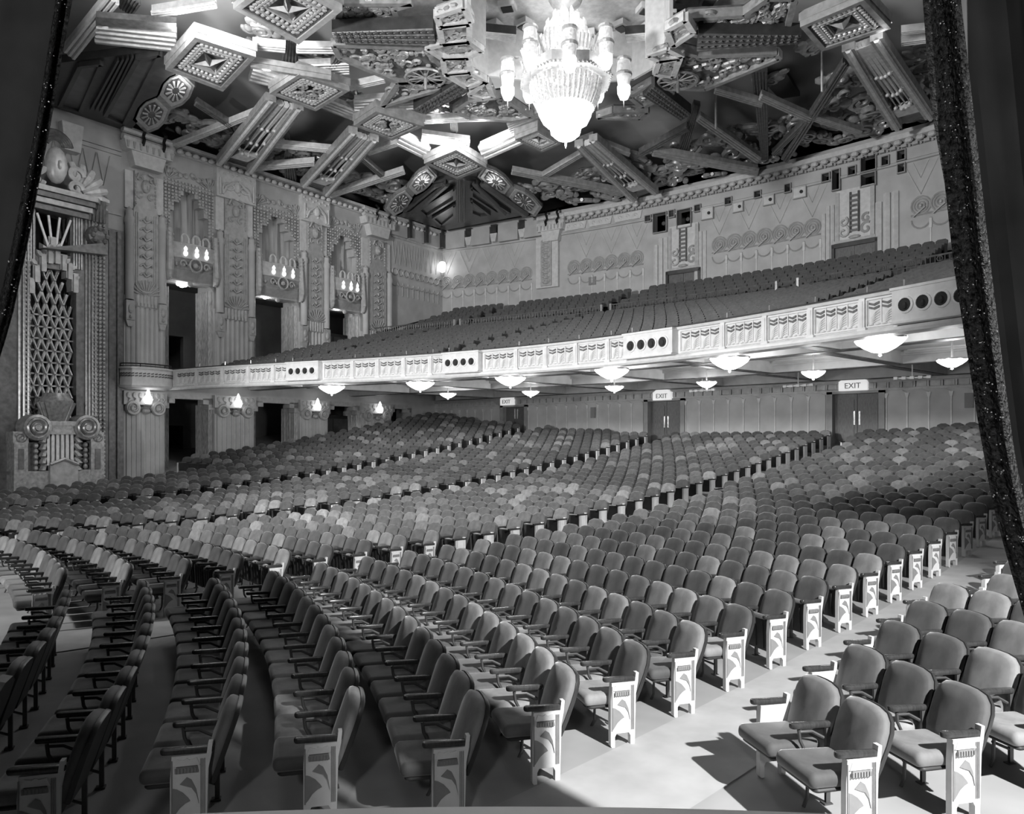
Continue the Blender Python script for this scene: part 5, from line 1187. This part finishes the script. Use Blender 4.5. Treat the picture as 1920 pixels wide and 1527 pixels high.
# --- lit lozenge bands beside the canopies
def band(pts, w, lab):
    """zigzag strip of two hexagons with sunburst"""
    (x0, y0), (x1, y1) = pts; o = None; N = 2; ln(x0, y0, x1, y1, w * .8, 'giltdk', fl=0, z=17.08, h=.2)
    for k in range(N):
        t0, t1 = k / N, (k + 1) / N; ax, ay = x0 + (x1 - x0) * t0, y0 + (y1 - y0) * t0; bx, by = x0 + (x1 - x0) * t1, y0 + (y1 - y0) * t1
        dx, dy = bx - ax, by - ay; L = math.hypot(dx, dy); nx_, ny_ = -dy / L, dx / L; mx, my = (ax + bx) / 2, (ay + by) / 2
        hexa = lambda s_: [(ax + (mx - ax) * (1 - s_) + nx_ * w * .33 * s_, ay + (my - ay) * (1 - s_) + ny_ * w * .33 * s_), (mx - dx * .15 * s_ + nx_ * w * .5 * s_, my - dy * .15 * s_ + ny_ * w * .5 * s_), (mx + dx * .15 * s_ + nx_ * w * .5 * s_, my + dy * .15 * s_ + ny_ * w * .5 * s_), (bx + (mx - bx) * (1 - s_) + nx_ * w * .33 * s_, by + (my - by) * (1 - s_) + ny_ * w * .33 * s_),
                            (bx + (mx - bx) * (1 - s_) - nx_ * w * .33 * s_, by + (my - by) * (1 - s_) - ny_ * w * .33 * s_), (mx + dx * .15 * s_ - nx_ * w * .5 * s_, my + dy * .15 * s_ - ny_ * w * .5 * s_), (mx - dx * .15 * s_ - nx_ * w * .5 * s_, my - dy * .15 * s_ - ny_ * w * .5 * s_), (ax + (mx - ax) * (1 - s_) - nx_ * w * .33 * s_, ay + (my - ay) * (1 - s_) - ny_ * w * .33 * s_)]
        o = slab(hexa(1.0), 17.0, .2, 'gilt', 'zigzag_frame'); slab(hexa(.84), 16.95, .1, 'gilt_lt', 'zigzag_step', o); slab(hexa(.62), 16.9, .1, 'giltdk', 'zigzag_panel', o)
        C_ = on_z(mx, my, 16.85); E = on_z(mx + nx_ * w * .33, my + ny_ * w * .33, 16.85); R_ = np.linalg.norm(E - C_)
        for q in np.linspace(0, 2 * math.pi, 13)[:-1]: g = MB(); pe = lambda f_: on_z(mx + f_ * (dx * .30 * math.cos(q) + nx_ * w * .30 * math.sin(q)), my + f_ * (dy * .30 * math.cos(q) + ny_ * w * .30 * math.sin(q)), 16.85); g.bar(pe(.4), pe(1.0), .035, .06, (0, 0, 1), .08); g.build('sun_ray', M['relief_lt'], o)
band(((262, 238), (352, 148)), 56, ''); band(((728, 402), (812, 322)), 34, ''); band(((1010, 398), (902, 322)), 34, '')
ln(180, 62, 330, 78, 34, 'gilt', fl=4, z=16.9); ln(180, 40, 330, 52, 16, 'giltdk', fl=0, z=16.6); ln(470, 138, 545, 160, 26, 'gilt_lt', 20, fl=4); ln(745, 258, 800, 285, 22, 'gilt_lt', fl=3); ln(905, 285, 985, 250, 26, 'gilt_lt', fl=3); ln(600, 190, 690, 225, 20, 'gilt', fl=4); ln(470, 120, 620, 145, 10, 'gilt', fl=1, z=16.5)
for x0, y0, x1, y1, w in ((560, 132, 655, 128, 22), (665, 200, 795, 190, 26), (790, 258, 880, 270, 16), (955, 240, 1040, 205, 20)): ln(x0, y0, x1, y1, w, 'gilt', fl=5, z=16.9)
# --- swirling clouds on the painted sky
g = MB(); g.arc((0, 0, 0), .55, .15, 0, 9.5, 16, 6, 'xy', R1=.12); g.arc((.75, .25, .02), .34, .12, 2, 9, 12, 6, 'xy', R1=.08); g.ell((-.55, .35, .0), .35, .28, .16, 8, 5); g.ell((.2, -.6, .0), .4, .2, .15, 8, 5)
ME_CL = g.mesh('cloud_scroll', M['gilt'], True)
def cloud(x, y, z, s_, q): o = obj('cloud_scroll', ME_CL, ceil); o.location = (x, y, z); o.rotation_euler = (rnd.uniform(-.3, .3), rnd.uniform(-.3, .3), q); o.scale = (s_, s_, s_)
for k in range(58):
    s_ = 1.5 + 19 * (k % 29) / 28; d = 1.0 + 2.2 * (k // 29) + rnd.uniform(-.4, .6); P = lww(s_ + rnd.uniform(-.3, .3), d, 0); cloud(P[0], P[1], 17.35 + rnd.uniform(-.1, .3), rnd.uniform(.7, 1.15), rnd.uniform(0, 6))
for k in range(84):
    X = -13 + 27 * (k % 28) / 27; d = .9 + 1.9 * (k // 28) + rnd.uniform(-.4, .5); cloud(X, yrear(X) - d, 17.35 + rnd.uniform(-.1, .35), rnd.uniform(.7, 1.2), rnd.uniform(0, 6))
for k in range(26): P = on_z(*rnd.choice([(360, 215), (400, 250), (560, 290), (590, 285), (660, 175), (690, 170), (500, 70), (610, 110), (1560, 90), (1590, 140), (1480, 150), (1540, 170), (980, 320), (1060, 330), (1700, 110), (820, 195)]), 17.5); cloud(P[0] + rnd.uniform(-.8, .8), P[1] + rnd.uniform(-.8, .8), 17.5, rnd.uniform(.6, 1.0), rnd.uniform(0, 6))
# --- uplights hidden above the medallions (the bright glows beside them)
for (x, y), e in (((438, 58), 300), ((815, 275), 230), ((905, 275), 230), ((345, 170), 40), ((790, 350), 26), ((925, 350), 26), ((335, 60), 160), ((1655, 62), 45), ((500, 132), 60)):
    P = on_z(x, y, 16.45); lamp('cove_uplight', 'POINT', P, e, shadow_soft_size=.3)
# black slab hung just under the sky ceiling
slab([(1426, 148), (1474, 136), (1500, 180), (1462, 186)], 18.3, .2, 'black', 'sky_black_slab')
# drop rods
for x, y0, y1 in ((1541, 100, 172), (1342, 196, 242), (1470, 15, 60)): a = on_z(x, y1, 16.6); g = MB(); g.tube([a, a + UP * 1.9], .05, 5); g.build('drop_rod', M['gilt_lt'], ceil)
# spoked rosettes
for x, y in ((798, 146), (1271, 152)):
    P = on_z(x, y, 16.6); g = MB(P); g.arc((0, 0, 0), .75, .06, 0, 2 * math.pi, 18, 5, 'xy')
    for q in np.linspace(0, 2 * math.pi, 13)[:-1]: g.tube([(0, 0, 0), (.75 * math.cos(q), .75 * math.sin(q), 0)], .03, 4)
    g.tube([(0, 0, .4), (0, 0, -.45)], [.1, .05], 6); g.build('spoked_rosette', M['gilt'], ceil)
M['crystal'] = mat('pendant_crystal', .8, .25, emit=.10, var=.4, scale=14)
# ------------------------------------------------------------------ chandelier
CH = np.array([0.0, 36.25, 0.0]); ch = thing('chandelier', 'huge glowing crystal chandelier with tiered bowls and ring of lanterns', 'chandelier', CH + UP * 18.4)
def cm(): return MB(CH)
def oct_(r): return [(r * math.cos(math.pi / 8 + q * math.pi / 4), r * math.sin(math.pi / 8 + q * math.pi / 4)) for q in range(8)]
g = cm(); g.lathe([(.001, 12.75), (.04, 12.85), (.05, 13.0), (.12, 13.08)], 8); g.build('finial', M['brass'], ch)
for nm, prof in (('lower_bowl', [(.001, 13.02), (.3, 13.08), (.5, 13.25), (.55, 13.55), (.5, 13.6)]), ('middle_bowl', [(.5, 13.5), (.75, 13.62), (.92, 13.95), (.95, 14.1), (.9, 14.15)])):
    g = cm(); g.lathe(prof, 24, flute=.025, nf=12); g.build(nm, M['glow_hi'], ch, smooth=True)
for k in range(40):
    q = 2 * math.pi * k / 40; g = cm(); c, s_ = math.cos(q), math.sin(q); g.tube([(.95 * c, .95 * s_, 14.1), (1.12 * c, 1.12 * s_, 14.5), (1.22 * c, 1.22 * s_, 14.95)], [.05, .07, .05], 5); g.build('crystal_pendant', M['crystal'], ch)
g = cm()
for r0, r1, z0, z1 in ((1.6, 1.28, 15.0, 15.42),):
    a, b = oct_(r0), oct_(r1); V_ = [(x, y, z0) for x, y in a] + [(x, y, z0) for x, y in b] + [(x, y, z1) for x, y in b] + [(x, y, z1) for x, y in a]
    g.add(V_, [(k * 8 + i, k * 8 + (i + 1) % 8, ((k + 1) % 4) * 8 + (i + 1) % 8, ((k + 1) % 4) * 8 + i) for k in range(4) for i in range(8)])
g.build('octagon_ring', M['gilt_lt'], ch)
g = cm(); a = oct_(1.63)
for i in range(8):
    p, q = np.array(a[i]), np.array(a[(i + 1) % 8])
    for k in range(9): c = p + (q - p) * (k + .5) / 9; g.ell((c[0], c[1], 15.05), .05, .05, .05, 6, 4)
g.build('ring_beads', M['gilt_lt'], ch, kind='stuff')
g = cm(); g.lathe([(1.3, 15.35), (1.0, 15.5), (.55, 15.7), (.3, 15.9)], 16); g.build('crown_plate', M['gilt'], ch)
for tier, (r, z0, z1, n) in enumerate(((.95, 15.4, 16.5, 26), (.72, 15.8, 17.0, 22), (.45, 16.2, 17.35, 16))):
    for k in range(n):
        q = 2 * math.pi * k / n; g = cm(); c, s_ = math.cos(q), math.sin(q); hz = z1 + .12 * (k % 2); g.tube([(r * c, r * s_, z0), (r * .96 * c, r * .96 * s_, hz - .15), (r * .9 * c, r * .9 * s_, hz)], [.07, .07, .02], 5); g.build('crystal_tube', M['glow_lo'], ch)
g = cm(); g.tube([(0, 0, 15.4), (0, 0, 18.45)], .12, 8); g.lathe([(.1, 17.5), (.5, 17.7), (.6, 17.9), (.3, 18.1)], 12); g.build('stem', M['gilt_lt'], ch)
for k in range(8):
    q = math.radians(22.5 + 45 * k + 20); R_ = 2.0 if k % 2 == 0 else 1.75; dz = 0 if k % 2 == 0 else .45; c = (R_ * math.cos(q), R_ * math.sin(q), 14.45 + dz)
    g = cm(); g.lathe([(.20, c[2] + 1.28), (.27, c[2] + 1.32), (.25, c[2] + 1.4), (.05, c[2] + 1.5)], 12, (c[0], c[1], 0))
    g.tube([(c[0] * .55, c[1] * .55, 15.5), (c[0] * .8, c[1] * .8, 15.9 + dz * .5), (c[0], c[1], c[2] + 1.45)], .05, 5)
    ln_ = g.build('lantern', M['gilt_lt'], ch)
    g = cm(); g.lathe([(.001, c[2] - .3), (.02, c[2] - .12), (.02, c[2] - .02)], 6, (c[0], c[1], 0)); g.build('lantern_finial', M['gilt_lt'], ln_)
    g = cm(); g.lathe([(.27, c[2] + .78), (.29, c[2] + .84), (.27, c[2] + .9)], 14, (c[0], c[1], 0)); g.build('lantern_band', M['gilt_lt'], ln_)
    g = cm(); g.lathe([(.001, c[2] - .06), (.14, c[2]), (.23, c[2] + .2), (.24, c[2] + .4), (.2, c[2] + .44)], 12, (c[0], c[1], 0), flute=.04, nf=6); g.build('lantern_bowl', M['glow_hi'], ln_, smooth=True)
    g = cm(); g.lathe([(.2, c[2] + .44), (.24, c[2] + .78), (.26, c[2] + .9), (.22, c[2] + 1.28)], 12, (c[0], c[1], 0)); g.build('lantern_drum', M['glow_lo'], ln_, smooth=True)
    for m_ in range(6): a = q + .25 + .085 * m_; g = cm(); g.tube([(1.45 * math.cos(a), 1.45 * math.sin(a), 15.55), (1.6 * math.cos(a), 1.6 * math.sin(a), 15.95)], .035, 4); g.build('crystal_stick', M['glow_lo'], ch)
lamp('chandelier_light', 'POINT', CH + UP * 12.5, 900, shadow_soft_size=.8)
lamp('chandelier_uplight', 'POINT', CH + UP * 17.45 + np.array([1.1, -1.0, 0]), 40, shadow_soft_size=.4)
lamp('chandelier_uplight', 'POINT', CH + UP * 17.45 + np.array([-1.1, 1.0, 0]), 40, shadow_soft_size=.4)
# ------------------------------------------------------------------ curtains and ledge of the platform where the camera stands
def curt(inner, outer, Z, nm, lab, fold_n, side):
    """inner/outer: picture x at given y of border edge and drape end, at depth Z"""
    t = thing('curtain', lab, 'curtain', at(inner[-1][0], inner[-1][1], Z))
    ys = np.linspace(inner[0][1], inner[-1][1], 90)
    xi = np.interp(ys, [p[1] for p in inner], [p[0] for p in inner]); xm = np.interp(ys, [p[1] for p in outer[0]], [p[0] for p in outer[0]]); xo = np.interp(ys, [p[1] for p in outer[1]], [p[0] for p in outer[1]])
    def sheet(xa, xb, n, amp, fr_, name, mt, z_off, ph=0, thick=.03):
        g = MB(); P = []; Q = []
        for y, a, b in zip(ys, xa, xb):
            for j in range(n):
                u = j / (n - 1); d = Z + z_off + amp * math.sin(u * fr_ + ph + .0011 * y) + .4 * amp * math.sin(u * fr_ * 2.3 + 1.7)
                P.append(at(a + (b - a) * u, y, d)); Q.append(at(a + (b - a) * u, y, d + thick))
        N_ = len(P); g.add(P + Q, [(i * n + j, i * n + j + 1, (i + 1) * n + j + 1, (i + 1) * n + j) for i in range(89) for j in range(n - 1)] + [(N_ + i * n + j, N_ + (i + 1) * n + j, N_ + (i + 1) * n + j + 1, N_ + i * n + j + 1) for i in range(89) for j in range(n - 1)] + [(i * n, (i + 1) * n, N_ + (i + 1) * n, N_ + i * n) for i in range(89)] + [(i * n + n - 1, N_ + i * n + n - 1, N_ + (i + 1) * n + n - 1, (i + 1) * n + n - 1) for i in range(89)])
        return g.build(name, mt, t, smooth=True)
    sheet(xi, xm, 13, .03, 5, 'border', M['sequin'], 0.0); sheet(xm, xo, 40 if side > 0 else 90, .09, fold_n, 'drape', M['drape'], .05)
    g = MB(); rr = random.Random(3)
    for _ in range(1000 if side > 0 else 400):
        i = rr.randrange(89); u = rr.random() ** .8; x = xi[i] + (xm[i] - xi[i]) * u; P = at(x, ys[i] + rr.uniform(-15, 15), Z - .045); s_ = rr.uniform(.001, .003) * Z / 2.6; g.ell(P, s_, s_, s_, 5, 3)
    zt_ = at(0, ys[0], Z)[2]; g2 = MB(); a_ = at(xi[0], ys[0], Z + .06); b_ = at(xo[0], ys[0], Z + .06); g2.tube([a_, b_], .05, 8); g2.build('curtain_track', M['black'], t)
    g.build('sequins', M['sparkle'], t, kind='stuff')
curt([(1700, -2700), (1722, -160), (1730, 0), (1745, 200), (1772, 350), (1788, 500), (1810, 640), (1835, 800), (1862, 950), (1892, 1060), (1918, 1150), (1960, 1300), (2010, 1600)],
     [[(1768, -2700), (1790, -160), (1802, 0), (1830, 250), (1852, 450), (1882, 700), (1902, 850), (1925, 960), (2020, 1300), (2080, 1600)], [(2350, -2700), (2350, 1600)]], 2.7, 'r', 'dark velvet curtain drawn back to the right, with wide sequined border', 16, 1)
curt([(190, -2700), (160, -160), (136, 0), (112, 130), (96, 230), (76, 330), (52, 460), (22, 600), (-6, 690), (-60, 900), (-120, 1600)],
     [[(152, -2700), (122, -160), (104, 0), (84, 130), (68, 230), (48, 330), (22, 460), (-10, 600), (-40, 690), (-100, 900), (-160, 1600)], [(-1500, -2700), (-1500, 1600)]], 3.2, 'l', 'dark plain curtain drawn back to the left, with thin sequined edge', 34, -1)
# white curved ledge below the camera, resting on the platform front
g = MB(); P = []; n = 31
for q in np.linspace(-1.6, 1.6, n):
    for dz, z in ((2.12 - .055 * q * q, 1.670), (2.14 - .055 * q * q, 1.685), (2.12 - .055 * q * q, 1.700), (1.8, 1.700), (1.8, 1.60), (2.09 - .055 * q * q, 1.60)): P.append(campt(q, dz, z))
g.add(P, [(i * 6 + j, i * 6 + (j + 1) % 6, (i + 1) * 6 + (j + 1) % 6, (i + 1) * 6 + j) for i in range(n - 1) for j in range(6)])
led = thing('parapet', 'white curved ledge topping the low parapet of the platform', 'parapet', campt(0, 1.95, 0)); g.build('ledge', M['ledge'], led)
g = MB(); P = []
for q in np.linspace(-1.6, 1.6, n):
    for dz, z in ((2.04 - .055 * q * q, 1.60), (1.85, 1.60), (1.85, zfloor(*campt(0, 2, 0)[:2])), (2.04 - .055 * q * q, zfloor(*campt(0, 2, 0)[:2]))): P.append(campt(q, dz, z))
g.add(P, [(i * 4 + j, i * 4 + (j + 1) % 4, (i + 1) * 4 + (j + 1) % 4, (i + 1) * 4 + j) for i in range(n - 1) for j in range(4)]); g.build('parapet_wall', M['plaster_dk'], led)
